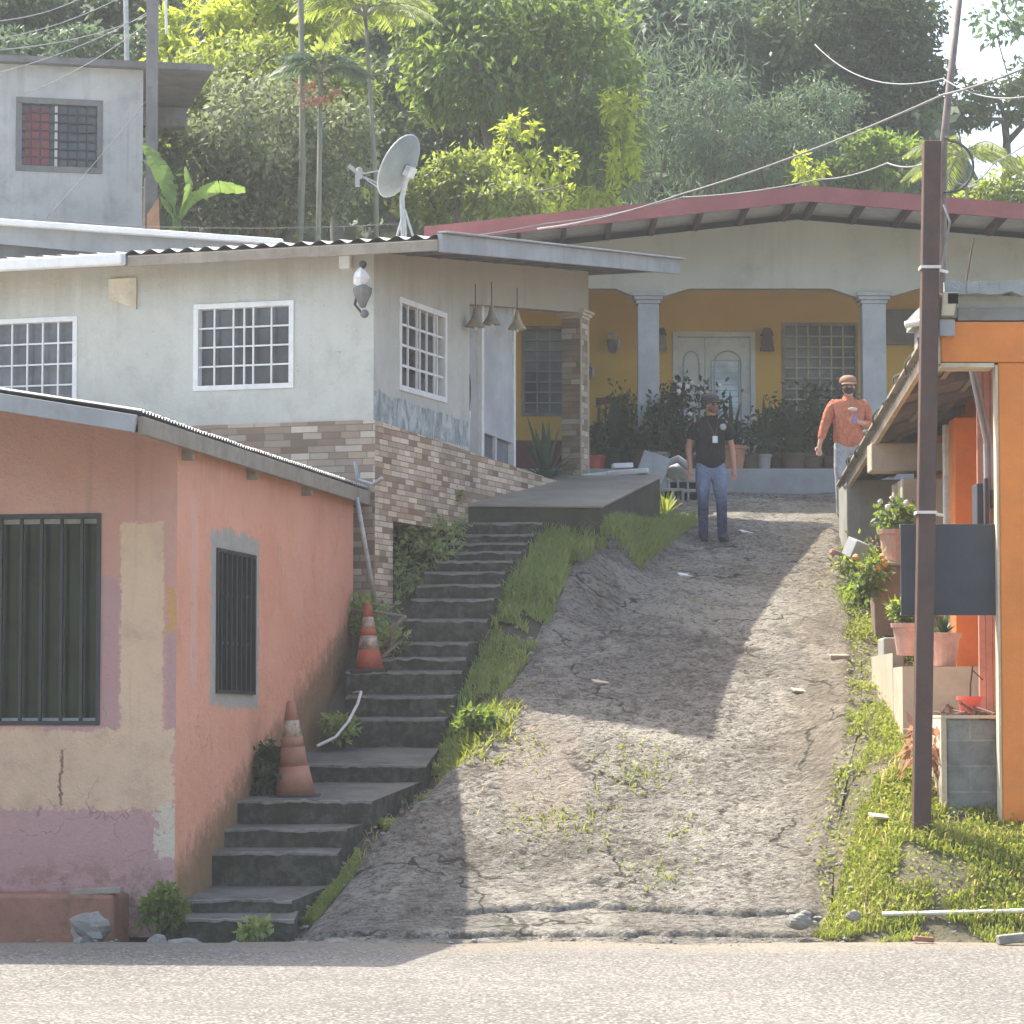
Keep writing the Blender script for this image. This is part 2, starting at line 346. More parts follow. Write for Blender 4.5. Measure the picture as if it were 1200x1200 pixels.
# pink house: side wall and patched front wall
CP = Vector((-2.71, 25.5, 0)); FU = Vector((0.985, -0.175, 0)).normalized(); SV = Vector((0.175, 0.985, 0)).normalized()
FW = WF((CP.x - FU.x * 6.0, CP.y - FU.y * 6.0), (FU.x, FU.y)); SW = WF((CP.x, CP.y), (SV.x, SV.y))
def wallcoords(nt, w):
    """s along wall frame w (m), z"""
    p = nsep(nt, npos(nt)); s = nmath(nt, 'ADD', nmath(nt, 'MULTIPLY', p[0], w.u.x), nmath(nt, 'MULTIPLY', p[1], w.u.y))
    return nmath(nt, 'SUBTRACT', s, w.O.dot(w.u)), p[2]
def pink_front():
    m, nt, b = mat_new('patched_pink_paint', 0.88, 0.2)
    s, z = wallcoords(nt, FW); p = npos(nt)
    n = nnoise(nt, p, 1.1, 6, 0.65); f = nnoise(nt, p, 7, 6, 0.7); g = nnoise(nt, p, 50, 4, 0.7)
    warp = nmath(nt, 'MULTIPLY', nmath(nt, 'SUBTRACT', nmath(nt, 'ADD', f, nmath(nt, 'MULTIPLY', nmath(nt, 'SUBTRACT', nnoise(nt, p, 28, 5, .7), .5), .5)), 0.5), 0.2)
    up = nmix(nt, nstep(nt, n, 0.3, 0.7), (0.60, 0.32, 0.25), (0.68, 0.40, 0.32))
    up = nmix(nt, nmath(nt, 'MULTIPLY', nstep(nt, z, 3.2, 4.4), .7), up, (0.52, 0.29, 0.24))  # darker towards the eave: roof shade put into the paint colour
    lil = nmix(nt, nstep(nt, n, 0.3, 0.7), (0.50, 0.30, 0.28), (0.56, 0.35, 0.34))
    crm = nmix(nt, nstep(nt, n, 0.35, 0.7), (0.74, 0.53, 0.36), (0.66, 0.47, 0.325))
    c = nmix(nt, nrect(nt, s, z, 4.9, 5.53, 1.6, 2.9, warp, 0.03), up, lil)
    c = nmix(nt, nrect(nt, s, z, 5.92, 6.2, 1.64, 2.7, warp, 0.03), c, lil)
    c = nmix(nt, nrect(nt, s, z, -1, 6.2, 0.0, 1.03, warp, 0.02), c, lil)
    c = nmix(nt, nrect(nt, s, z, -1, 5.99, 1.02, 1.66, warp, 0.012), c, crm)
    c = nmix(nt, nrect(nt, s, z, 5.53, 5.89, 1.5, 3.34, nmath(nt, 'MULTIPLY', warp, 0.5), 0.012), c, crm)
    c = nmix(nt, nrect(nt, s, z, 5.91, 6.0, 2.45, 2.82, nmath(nt, 'MULTIPLY', warp, 1.2), 0.01), c, (0.62, 0.36, 0.14))
    c = nmix(nt, nrect(nt, s, z, 5.86, 6.0, 0.62, 1.08, nmath(nt, 'MULTIPLY', warp, 1.6), 0.01), c, (0.66, 0.58, 0.46))
    c = nmix(nt, nrect(nt, s, z, 5.03, 5.055, 1.05, 1.5, nmath(nt, 'MULTIPLY', warp, 0.4), 0.008), c, (0.25, 0.14, 0.09))
    c = nmix(nt, nmath(nt, 'MULTIPLY', nstep(nt, nnoise(nt, npos(nt, (1, 1, 0.08)), 6, 5, 0.6), 0.52, 0.8), 0.35), c, (0.26, 0.18, 0.15))
    c = nmix(nt, nstep(nt, nnoise(nt, p, 14, 5, 0.75), 0.68, 0.71), c, (0.3, 0.2, 0.15))
    c = nmix(nt, nmath(nt, 'MULTIPLY', nstep(nt, nnoise(nt, p, 2.2, 8, 0.75), 0.48, 0.72), 0.38), c, (0.36, 0.24, 0.18))
    c = nmix(nt, nmath(nt, 'MULTIPLY', nstep(nt, z, 0.35, 0.75, 1, 0), nstep(nt, f, 0.4, 0.65)), c, (0.3, 0.2, 0.16))
    cv = nt.nodes.new('ShaderNodeTexVoronoi'); cv.feature = 'DISTANCE_TO_EDGE'; cv.inputs['Scale'].default_value = .7
    va = nt.nodes.new('ShaderNodeVectorMath'); va.operation = 'ADD'; nt.links.new(p, va.inputs[0]); vn = nt.nodes.new('ShaderNodeTexNoise'); vn.inputs['Scale'].default_value = 2.2; vn.inputs['Detail'].default_value = 6; nt.links.new(p, vn.inputs['Vector']); nt.links.new(vn.outputs['Color'], va.inputs[1]); nt.links.new(va.outputs[0], cv.inputs['Vector'])
    c = nmix(nt, nmath(nt, 'MULTIPLY', nstep(nt, cv.outputs['Distance'], 0.001, 0.006, .5, 0), nstep(nt, nnoise(nt, p, .7, 3), .52, .62)), c, (0.22, 0.13, 0.09))
    nt.links.new(c, b.inputs['Base Color']); nbump(nt, b, nmath(nt, 'ADD', nmath(nt, 'ADD', f, nmath(nt, 'MULTIPLY', n, 2.5)), nmath(nt, 'MULTIPLY', g, 0.4)), 0.55, 0.05); return m
def pink_side():
    m, nt, b = mat_new('salmon_paint', 0.86, 0.2)
    s, z = wallcoords(nt, SW); p = npos(nt)
    n = nnoise(nt, p, 1.0, 6, 0.65); f = nnoise(nt, p, 6, 6, 0.7); g = nnoise(nt, p, 50, 4, 0.7); st = nnoise(nt, npos(nt, (1, 1, 0.06)), 7, 5, 0.65)
    warp = nmath(nt, 'MULTIPLY', nmath(nt, 'SUBTRACT', f, 0.5), 0.3)
    c = nmix(nt, nstep(nt, n, 0.3, 0.7), (0.78, 0.36, 0.225), (0.84, 0.42, 0.285))
    c = nmix(nt, nmath(nt, 'MULTIPLY', nstep(nt, st, 0.5, 0.75), 0.35), c, (0.80, 0.47, 0.36))
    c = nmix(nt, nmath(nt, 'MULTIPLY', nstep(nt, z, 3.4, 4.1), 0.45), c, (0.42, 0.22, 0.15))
    c = nmix(nt, nmath(nt, 'MULTIPLY', nrect(nt, s, z, 0.42, 0.62, 2.0, 3.6, warp, 0.06), 0.5), c, (0.76, 0.50, 0.42))
    c = nmix(nt, nrect(nt, s, z, 1.02, 2.62, 1.86, 3.36, warp, 0.03), c, nmix(nt, f, (0.36, 0.33, 0.28), (0.52, 0.5, 0.45)))
    # damp, mossy foot following the stairs
    foot = nmath(nt, 'SUBTRACT', z, nmath(nt, 'ADD', nmath(nt, 'MULTIPLY', s, 0.36), 0.28))
    c = nmix(nt, nmath(nt, 'MULTIPLY', nstep(nt, nmath(nt, 'ADD', foot, nmath(nt, 'MULTIPLY', warp, 2.2)), 0.05, 0.42, 1, 0), 0.85), c, nmix(nt, f, (0.28, 0.2, 0.09), (0.1, 0.085, 0.05)))
    c = nmix(nt, nstep(nt, nnoise(nt, p, 11, 5, 0.75), 0.67, 0.70), c, (0.45, 0.25, 0.18))
    c = nmix(nt, nmath(nt, 'MULTIPLY', nstep(nt, nnoise(nt, p, 2.6, 8, 0.75), 0.5, 0.72), 0.4), c, (0.5, 0.27, 0.18))
    c = nmix(nt, nmath(nt, 'MULTIPLY', nstep(nt, nnoise(nt, npos(nt, (1, 1, .1)), 12, 6, 0.7), 0.55, 0.75), 0.3), c, (0.84, 0.62, 0.5))
    cv = nt.nodes.new('ShaderNodeTexVoronoi'); cv.feature = 'DISTANCE_TO_EDGE'; cv.inputs['Scale'].default_value = .7
    va = nt.nodes.new('ShaderNodeVectorMath'); va.operation = 'ADD'; nt.links.new(p, va.inputs[0]); vn = nt.nodes.new('ShaderNodeTexNoise'); vn.inputs['Scale'].default_value = 2.2; vn.inputs['Detail'].default_value = 6; nt.links.new(p, vn.inputs['Vector']); nt.links.new(vn.outputs['Color'], va.inputs[1]); nt.links.new(va.outputs[0], cv.inputs['Vector'])
    c = nmix(nt, nmath(nt, 'MULTIPLY', nstep(nt, cv.outputs['Distance'], 0.001, 0.006, .5, 0), nstep(nt, nnoise(nt, p, .7, 3), .52, .62)), c, (0.22, 0.13, 0.09))
    nt.links.new(c, b.inputs['Base Color']); nbump(nt, b, nmath(nt, 'ADD', nmath(nt, 'ADD', f, nmath(nt, 'MULTIPLY', n, 2.5)), nmath(nt, 'MULTIPLY', g, 0.4)), 0.6, 0.06); return m
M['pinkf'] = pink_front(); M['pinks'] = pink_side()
def stone_tiles(name, cols, w=0.3, h=0.065, mortar=(0.2, 0.18, 0.16)):
    m, nt, b = mat_new(name, 0.75, 0.3)
    uv = nuv(nt); mp = nt.nodes.new('ShaderNodeMapping'); nt.links.new(uv, mp.inputs[0])
    wob = nnoise(nt, uv, 3.0, 3)
    br = nt.nodes.new('ShaderNodeTexBrick'); nt.links.new(mp.outputs[0], br.inputs['Vector'])
    br.inputs['Scale'].default_value = 1; br.inputs['Brick Width'].default_value = w; br.inputs['Row Height'].default_value = h
    br.inputs['Mortar Size'].default_value = 0.004; br.inputs['Color1'].default_value = (0, 0, 0, 1); br.inputs['Color2'].default_value = (1, 1, 1, 1)
    br.inputs['Mortar'].default_value = (0.5, 0.5, 0.5, 1); br.offset = 0.37; br.squash = 0.7; br.squash_frequency = 3
    rp = nt.nodes.new('ShaderNodeValToRGB'); e = rp.color_ramp.elements
    e[0].position = 0.0; e[0].color = (*cols[0], 1); e[1].position = 1.0; e[1].color = (*cols[-1], 1)
    for i, c in enumerate(cols[1:-1]): q = e.new((i + 1) / (len(cols) - 1)); q.color = (*c, 1)
    nt.links.new(br.outputs['Color'], rp.inputs[0])
    c = nmix(nt, nmath(nt, 'MULTIPLY', nnoise(nt, uv, 14, 5, 0.7), 0.35), rp.outputs[0], [x * 0.6 for x in cols[1]])
    c = nmix(nt, br.outputs['Fac'], c, mortar)
    c = nmix(nt, nmath(nt, 'MULTIPLY', nstep(nt, nnoise(nt, npos(nt), 0.9, 6, 0.7), 0.45, 0.7), 0.35), c, (0.12, 0.11, 0.09))
    nt.links.new(c, b.inputs['Base Color'])
    nbump(nt, b, nmath(nt, 'SUBTRACT', br.outputs['Color'], br.outputs['Fac']), 0.7, 0.03); return m
M['tile'] = stone_tiles('stacked_stone_tiles', [(0.24, 0.145, 0.08), (0.52, 0.37, 0.23), (0.86, 0.71, 0.52), (0.34, 0.215, 0.13), (0.92, 0.80, 0.62)], 0.25, 0.06)
M['tiled'] = stone_tiles('dark_stacked_stone_tiles', [(0.17, 0.105, 0.065), (0.50, 0.39, 0.28), (0.25, 0.16, 0.10), (0.74, 0.65, 0.52), (0.19, 0.12, 0.075), (0.60, 0.49, 0.37)], 0.30, 0.07)  # darker copy of the stone tiles: shade on the base front put into colour
def grey_wall():
    m, nt, b = mat_new('faded_pale_grey_render', 0.9, 0.15)
    p = npos(nt); z = nsep(nt, p)[2]
    n = nnoise(nt, p, 0.9, 6, 0.65); f = nnoise(nt, p, 5, 6, 0.7); g = nnoise(nt, p, 40, 4, 0.7); st = nnoise(nt, npos(nt, (1, 1, 0.08)), 4, 6, 0.65)
    c = nmix(nt, nstep(nt, n, 0.3, 0.7), (0.50, 0.50, 0.44), (0.60, 0.60, 0.535))
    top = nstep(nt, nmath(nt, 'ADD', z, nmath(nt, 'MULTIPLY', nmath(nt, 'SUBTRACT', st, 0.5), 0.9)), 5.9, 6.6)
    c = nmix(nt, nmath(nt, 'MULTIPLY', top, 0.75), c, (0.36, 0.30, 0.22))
    c = nmix(nt, nmath(nt, 'MULTIPLY', nstep(nt, st, 0.54, 0.8), 0.35), c, (0.28, 0.25, 0.2))
    c = nmix(nt, nmath(nt, 'MULTIPLY', nstep(nt, f, 0.52, 0.75), 0.25), c, (0.3, 0.29, 0.26))
    c = nmix(nt, nmath(nt, 'MULTIPLY', nstep(nt, nnoise(nt, p, 1.7, 8, 0.75), 0.48, 0.7), 0.35), c, (0.31, 0.3, 0.25))
    c = nmix(nt, nmath(nt, 'MULTIPLY', nstep(nt, nnoise(nt, p, 13, 5, 0.75), 0.66, 0.7), .6), c, (0.2, 0.18, 0.15))
    c = nmix(nt, nmath(nt, 'MULTIPLY', g, 0.25), c, (0.25, 0.25, 0.23))
    nt.links.new(c, b.inputs['Base Color']); nbump(nt, b, nmath(nt, 'ADD', f, nmath(nt, 'MULTIPLY', g, 0.4)), 0.3, 0.03); return m
M['grey'] = grey_wall()
def marble_band():
    m, nt, b = mat_new('marbled_paint', 0.7, 0.3)
    p = npos(nt, (1, 1, 0.5)); n = nnoise(nt, p, 5, 7, 0.7, 1.5); n2 = nnoise(nt, p, 11, 5, 0.7, 1)
    c = nmix(nt, nstep(nt, n, 0.4, 0.62), (0.2, 0.24, 0.25), (0.52, 0.55, 0.52)); c = nmix(nt, nstep(nt, n2, 0.5, 0.65), c, (0.34, 0.38, 0.38))
    nt.links.new(c, b.inputs['Base Color']); return m
M['marble'] = marble_band()
M['conc'] = aged('old_grey_concrete', (0.36, 0.36, 0.33), (0.16, 0.155, 0.13), 0.5, 0.8, 0.45)
M['gable'] = aged('gable_cement_render', (0.58, 0.58, 0.53), (0.27, 0.26, 0.22), 0.45, 0.5, 0.25, var=0.08)
M['upper'] = aged('upper_house_render', (0.46, 0.46, 0.44), (0.17, 0.17, 0.165), 0.55, 0.9, 0.5)
M['column'] = aged('column_paint', (0.5, 0.52, 0.52), (0.34, 0.35, 0.35), 0.35, 2, 0.25)
M['ochre'] = aged('ochre_paint', (0.84, 0.52, 0.11), (0.7, 0.43, 0.1), 0.3, 0.6, 0.15, bump=0.1, var=0.06)
M['patio'] = aged('patio_step_concrete', (0.36, 0.37, 0.37), (0.22, 0.22, 0.21), 0.4, 1.5, 0.3)
M['slab'] = aged('ramp_concrete', (0.36, 0.32, 0.25), (0.2, 0.18, 0.13), 0.5, 1.2, 0.0)
M['mossy'] = aged('mossy_retaining_concrete', (0.085, 0.088, 0.06), (0.03, 0.045, 0.018), 0.9, 2.0, 0.7, bump=0.5)
M['ledge'] = aged('red_ledge_concrete', (0.38, 0.19, 0.13), (0.13, 0.1, 0.075), 0.9, 1.8, 0.5, bump=0.5)
M['orange'] = aged('orange_paint', (0.80, 0.27, 0.065), (0.55, 0.23, 0.09), 0.45, 1.6, 0.25, var=0.1)
M['orange2'] = aged('red_orange_paint', (0.74, 0.24, 0.06), (0.5, 0.2, 0.1), 0.45, 1.6, 0.3, var=0.12)
M['pinkst'] = aged('faded_pink_slats', (0.55, 0.27, 0.2), (0.3, 0.17, 0.13), 0.5, 4, 0.5)
M['cream'] = aged('cream_render', (0.62, 0.54, 0.40), (0.3, 0.25, 0.18), 0.4, 3, 0.35)
M['tanwall'] = aged('tan_cement', (0.50, 0.42, 0.32), (0.3, 0.26, 0.2), 0.45, 1.5, 0.3)
M['roofdk'] = aged('dark_roof_metal', (0.20, 0.195, 0.19), (0.09, 0.08, 0.07), 0.6, 2, 0.3, rough=0.6)
M['fascia'] = aged('grey_fascia_metal', (0.37, 0.385, 0.395), (0.24, 0.22, 0.19), 0.45, 1.4, 0.4, rough=0.55, bump=0.1)
M['sheet'] = aged('corrugated_zinc', (0.45, 0.45, 0.45), (0.26, 0.22, 0.18), 0.5, 1.4, 0.0, rough=0.5, bump=0.1)
M['under'] = aged('roof_underside', (0.24, 0.235, 0.22), (0.15, 0.12, 0.09), 0.5, 1.5, 0.0)
M['whitem'] = aged('white_painted_trim', (0.82, 0.82, 0.8), (0.45, 0.42, 0.36), 0.35, 3, 0.2, bump=0.08, rough=0.6, var=0.06)
M['woodg'] = aged('weathered_timber', (0.34, 0.30, 0.24), (0.17, 0.14, 0.11), 0.5, 3, 0.5)
M['woodt'] = aged('pale_timber', (0.55, 0.45, 0.32), (0.3, 0.24, 0.17), 0.4, 3, 0.4)
M['maroon'] = aged('maroon_fascia', (0.33, 0.12, 0.115), (0.26, 0.09, 0.08), 0.35, 1.2, 0.2, rough=0.6, bump=0.08)
M['purlin'] = plain('dark_purlin', (0.11, 0.055, 0.045), 0.7)
M['black'] = plain('black_iron', (0.035, 0.036, 0.038), 0.5, 0.4)
M['rust'] = aged('brown_steel', (0.105, 0.07, 0.06), (0.17, 0.085, 0.05), 0.5, 3, 0.4, rough=0.7, bump=0.2)
M['board'] = aged('dark_board_paint', (0.07, 0.075, 0.085), (0.1, 0.1, 0.1), 0.35, 2, 0.3, rough=0.7, bump=0.1)
M['galv'] = plain('galvanised_pipe', (0.42, 0.43, 0.42), 0.45, 0.5, 0.2, 12)
M['cable'] = plain('pale_cable', (0.24, 0.24, 0.235), 0.6)
M['cabled'] = plain('dark_cable', (0.1, 0.1, 0.1), 0.6)
M['hose'] = plain('white_plastic_pipe', (0.7, 0.68, 0.62), 0.5)
M['terra'] = plain('terracotta', (0.46, 0.22, 0.13), 0.8, 0.2, 0.2)
M['pinkpot'] = plain('pale_pink_clay', (0.55, 0.33, 0.26), 0.8, 0.2, 0.15)
M['redpl'] = plain('red_plastic', (0.62, 0.11, 0.08), 0.45, 0.4, 0.1)
M['greenpl'] = plain('green_plastic', (0.03, 0.11, 0.075), 0.45)
M['greypl'] = plain('grey_pot', (0.3, 0.29, 0.27), 0.8)
M['darkpot'] = plain('dark_brown_pot', (0.12, 0.075, 0.055), 0.7)
M['barrel'] = aged('stained_plastic_tub', (0.26, 0.2, 0.155), (0.12, 0.09, 0.07), 0.6, 3, 0.5)
M['block'] = aged('cinder_block', (0.36, 0.38, 0.37), (0.2, 0.22, 0.21), 0.4, 3, 0.2, bump=0.5, grain=70)
def cmu():
    m, nt, b = mat_new('concrete_blockwork', 0.95, 0.1)
    uv = nuv(nt); br = nt.nodes.new('ShaderNodeTexBrick'); mp = nt.nodes.new('ShaderNodeMapping'); mp.inputs['Location'].default_value = (0.15, -0.07, 0)
    nt.links.new(uv, mp.inputs[0]); nt.links.new(mp.outputs[0], br.inputs['Vector'])
    for k, v in (('Scale', 1), ('Brick Width', 0.4), ('Row Height', 0.215), ('Mortar Size', 0.009), ('Mortar Smooth', 0.2)): br.inputs[k].default_value = v
    br.inputs['Color1'].default_value = (0.27, 0.295, 0.29, 1); br.inputs['Color2'].default_value = (0.34, 0.365, 0.355, 1); br.inputs['Mortar'].default_value = (0.42, 0.435, 0.42, 1)
    n = nnoise(nt, npos(nt), 7, 6, 0.7); g = nnoise(nt, npos(nt), 70, 4, 0.7)
    c = nmix(nt, nmath(nt, 'MULTIPLY', nstep(nt, n, 0.4, 0.7), 0.6), br.outputs[0], (0.13, 0.15, 0.14))
    c = nmix(nt, nmath(nt, 'MULTIPLY', g, 0.5), c, (0.12, 0.13, 0.13))
    nt.links.new(c, b.inputs['Base Color']); nbump(nt, b, nmath(nt, 'ADD', nmath(nt, 'MULTIPLY', br.outputs['Fac'], -1.0), nmath(nt, 'MULTIPLY', g, 0.6)), 0.7, 0.02); return m
M['cmu'] = cmu()
def glass_dark(name, col, rough=0.08, spec=0.6):
    m, nt, b = mat_new(name, rough, spec)
    n = nnoise(nt, npos(nt), 1.7, 4)
    nt.links.new(nmix(nt, nstep(nt, n, 0.3, 0.7), [x * 0.6 for x in col], [x * 1.4 for x in col]), b.inputs['Base Color']); return m
M['glass'] = glass_dark('window_glass', (0.075, 0.08, 0.09))
M['glassg'] = glass_dark('shop_window_glass', (0.02, 0.027, 0.022), 0.03, 0.45)
M['glassl'] = glass_dark('louvre_glass', (0.17, 0.18, 0.20), 0.15)
M['glassw'] = glass_dark('frosted_door_glass', (0.62, 0.74, 0.85), 0.25)
M['dark'] = plain('dark_void', (0.012, 0.012, 0.012), 1.0, 0.0)
M['cone'] = aged('faded_orange_cone', (0.44, 0.21, 0.14), (0.28, 0.2, 0.15), 1.0, 5, 0.4, rough=0.6)
M['cone2'] = aged('red_orange_cone', (0.50, 0.12, 0.07), (0.28, 0.12, 0.08), 0.8, 5, 0.3, rough=0.6)
M['collar'] = plain('dirty_white_collar', (0.42, 0.33, 0.25), 0.7, 0.2, 0.5, 14)
M['rubber'] = plain('black_rubber', (0.045, 0.043, 0.04), 0.8)
M['rock'] = aged('grey_rock', (0.30, 0.29, 0.26), (0.16, 0.15, 0.13), 0.6, 6, 0.0, bump=0.7)
M['trunk'] = aged('bark', (0.19, 0.165, 0.13), (0.09, 0.08, 0.06), 0.6, 3, 0.3, bump=0.6)
M['palmtr'] = aged('palm_stem', (0.21, 0.22, 0.16), (0.2, 0.19, 0.15), 0.5, 3, 0.0)
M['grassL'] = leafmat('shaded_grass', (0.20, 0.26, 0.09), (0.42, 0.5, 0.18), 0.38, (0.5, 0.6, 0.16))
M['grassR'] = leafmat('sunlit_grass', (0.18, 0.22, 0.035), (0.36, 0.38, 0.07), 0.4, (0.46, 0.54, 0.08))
M['dry'] = leafmat('dry_grass', (0.35, 0.27, 0.12), (0.45, 0.36, 0.17), 0.4)
M['lf_dk'] = leafmat('dark_leaves', (0.032, 0.058, 0.03), (0.075, 0.115, 0.05), 0.3, (0.14, 0.22, 0.05))
M['lf_md'] = leafmat('mid_leaves', (0.05, 0.09, 0.03), (0.15, 0.22, 0.06), 0.45, (0.36, 0.50, 0.07))
M['lf_yl'] = leafmat('yellow_green_leaves', (0.17, 0.25, 0.02), (0.36, 0.44, 0.03), 0.5, (0.66, 0.74, 0.08))
M['lf_ol'] = leafmat('olive_leaves', (0.08, 0.115, 0.035), (0.22, 0.27, 0.07), 0.45, (0.46, 0.55, 0.09))
M['lf_bl'] = leafmat('blue_green_leaves', (0.075, 0.125, 0.085), (0.15, 0.215, 0.13), 0.4, (0.2, 0.3, 0.14))  # distance haze on the hill trees is put into this bluish tone
M['lf_pl'] = leafmat('pale_leaves', (0.14, 0.18, 0.1), (0.30, 0.33, 0.2), 0.4, (0.34, 0.4, 0.18))
M['lf_ba'] = leafmat('banana_leaf', (0.10, 0.18, 0.04), (0.18, 0.28, 0.07), 0.45, (0.3, 0.45, 0.1))
M['lf_pot'] = leafmat('pot_plant_leaves', (0.03, 0.06, 0.028), (0.07, 0.12, 0.045), 0.3, (0.12, 0.2, 0.05))
M['petalw'] = plain('white_petals', (0.75, 0.72, 0.68), 0.7)
M['petalp'] = plain('pink_petals', (0.6, 0.25, 0.25), 0.7)
M['petalo'] = plain('orange_petals', (0.8, 0.35, 0.12), 0.7)
M['dryleaf'] = leafmat('dry_red_leaves', (0.22, 0.09, 0.05), (0.36, 0.19, 0.12), 0.3)

# ---------------------------------------------------------------- terrain
STEPS = [  # D front, top-edge y px, x left px, x right px
    (25.35, 1078, 188, 345), (25.75, 1055, 205, 342), (26.6, 1000, 235, 396), (27.0, 972, 250, 407), (27.4, 939, 270, 436), (29.0, 897, 330, 500),
    (30.2, 843, 405, 521), (30.5, 817, 405, 531), (30.83, 788, 405, 541), (31.15, 772, 440, 546), (31.45, 754, 447, 549), (31.77, 727, 472, 571), (32.1, 703, 482, 579),
    (32.4, 686, 488, 587), (32.7, 671, 497, 592), (33.0, 658, 507, 601), (33.28, 647, 516, 611), (33.55, 637, 521, 618), (33.85, 627, 525, 626), (34.2, 613, 533, 636), (34.6, 597, 536, 642)]
SD = [q[0] for q in STEPS]; SZ = [zat(q[1], q[0]) for q in STEPS]
PY = [24.6, 25.3, 26.3, 28.0, 29.7, 32.0, 34.6, 37.0, 40.0, 42.0, 54.0, 400]
PZ = [0.0, 0.05, 0.36, 1.08, 1.80, 2.55, 3.27, 3.85, 4.50, 4.76, 4.90, 4.9]
def prof(y): return (np.interp(y - 0.5, PY, PZ) + np.interp(y, PY, PZ) * 2 + np.interp(y + 0.5, PY, PZ)) / 4 if y > 25 else float(np.interp(y, PY, PZ))
def S(t): t = min(1.0, max(0.0, t)); return t * t * (3 - 2 * t)
XLp = ([24.4, 25.2, 26.2, 28, 29.7, 31.5, 33.3, 35, 36.8, 39.5, 42.2], [-2.1, -1.85, -1.6, -0.9, -0.35, 0.15, 0.55, 1.1, 1.65, 1.9, 1.9])
XRp = ([24.4, 25.2, 27, 29, 31.7, 35.3, 40, 42.2], [3.0, 2.5, 2.75, 3.2, 3.5, 3.75, 4.3, 4.9])
XSp = ([25, 27.3, 29, 30.2, 34.6, 34.61, 38.2, 42], [-2.0, -1.25, -0.75, -0.6, 0.37, 1.0, 1.83, 1.9])
def G(x, y):
    z = float(prof(y))
    z += 0.52 * S((x - 2.45) / 0.9) * S((y - 24.6) / 1.4) * (1 - S((y - 27) / 4.5))
    if 25 < y < 39:
        xs = np.interp(y, *XSp)
        amp = 0.5 * S((y - 30.3) / 4) if y < 34.6 else 0.55 * (1 - S((y - 34.6) / 3.5))
        z += amp * (1 - S((x - xs - (.4 * S((y - 31.5) / 2) if y < 34.6 else 0)) / (.9 if y < 34.6 else .55)))
        if y < 34.6:
            sz = float(np.interp(y, SD, SZ)) - 0.22
            if x < xs: z = min(z, sz)
            elif z > sz and y < 32: z = sz + (z - sz) * S((x - xs) / 0.55)
    if y < -18: z += 26 * S((-18 - y) / 70) + .8 * mnoise.noise(Vector((x * .1, y * .1, 0)))
    if y > 48:
        H = 24 - 13.5 * S((x - 6.5) / 6.5)
        z += H * S((y - 49) / 38) + 0.5 * mnoise.noise(Vector((x * 0.2, y * 0.2, 3)))
    return z
def grid_mesh(name, xs, ys, zf, mat, kind='structure', smooth=True):
    V = [(x, y, zf(x, y)) for y in ys for x in xs]; nx = len(xs)
    F = [(j * nx + i, j * nx + i + 1, (j + 1) * nx + i + 1, (j + 1) * nx + i) for j in range(len(ys) - 1) for i in range(nx - 1)]
    o = npmesh(name, V, F, mat, smooth=smooth); o['kind'] = kind; return o
xs = np.unique(np.concatenate([np.linspace(-220, -12, 20), np.linspace(-12, 14, 105), np.linspace(14, 220, 20)]))
ys = np.unique(np.concatenate([np.linspace(-140, -18, 26), np.linspace(-18, 23, 12), np.linspace(23, 46, 93), np.linspace(46, 100, 40), np.linspace(100, 260, 10)]))
def ground_z(x, y):
    z = G(x, y) - 0.06
    xl, xr = np.interp(y, *XLp), np.interp(y, *XRp)
    if 24 < y < 42.4 and xl + 0.1 < x < xr - 0.1: z -= 0.12
    return z - (0.06 if y < 24.4 else 0)
grid_mesh('ground', xs, ys, ground_z, M['soil'])
# road: flat sheet with a ragged far edge
rx = np.unique(np.concatenate([np.linspace(-200, -7, 12), np.linspace(-7, 7, 140), np.linspace(7, 200, 12)])); ry = np.linspace(0, 1, 60)
V = []
for t in ry:
    for x in rx:
        ye = 24.75 + 0.26 * mnoise.noise(Vector((x * 1.1, 0, 0))) + 0.07 * mnoise.noise(Vector((x * 6, 2, 0)))
        y = -16 + (ye + 16) * (1 - (1 - t) ** 2.2)
        V.append((x, y, 0.012 + 0.012 * mnoise.noise(Vector((x * 0.8, y * 0.8, 1))) - 0.05 * (t > 0.999)))
n = len(rx)
o = npmesh('road', V, [(j * n + i, j * n + i + 1, (j + 1) * n + i + 1, (j + 1) * n + i) for j in range(len(ry) - 1) for i in range(n - 1)], M['road'], smooth=True); o['kind'] = 'structure'
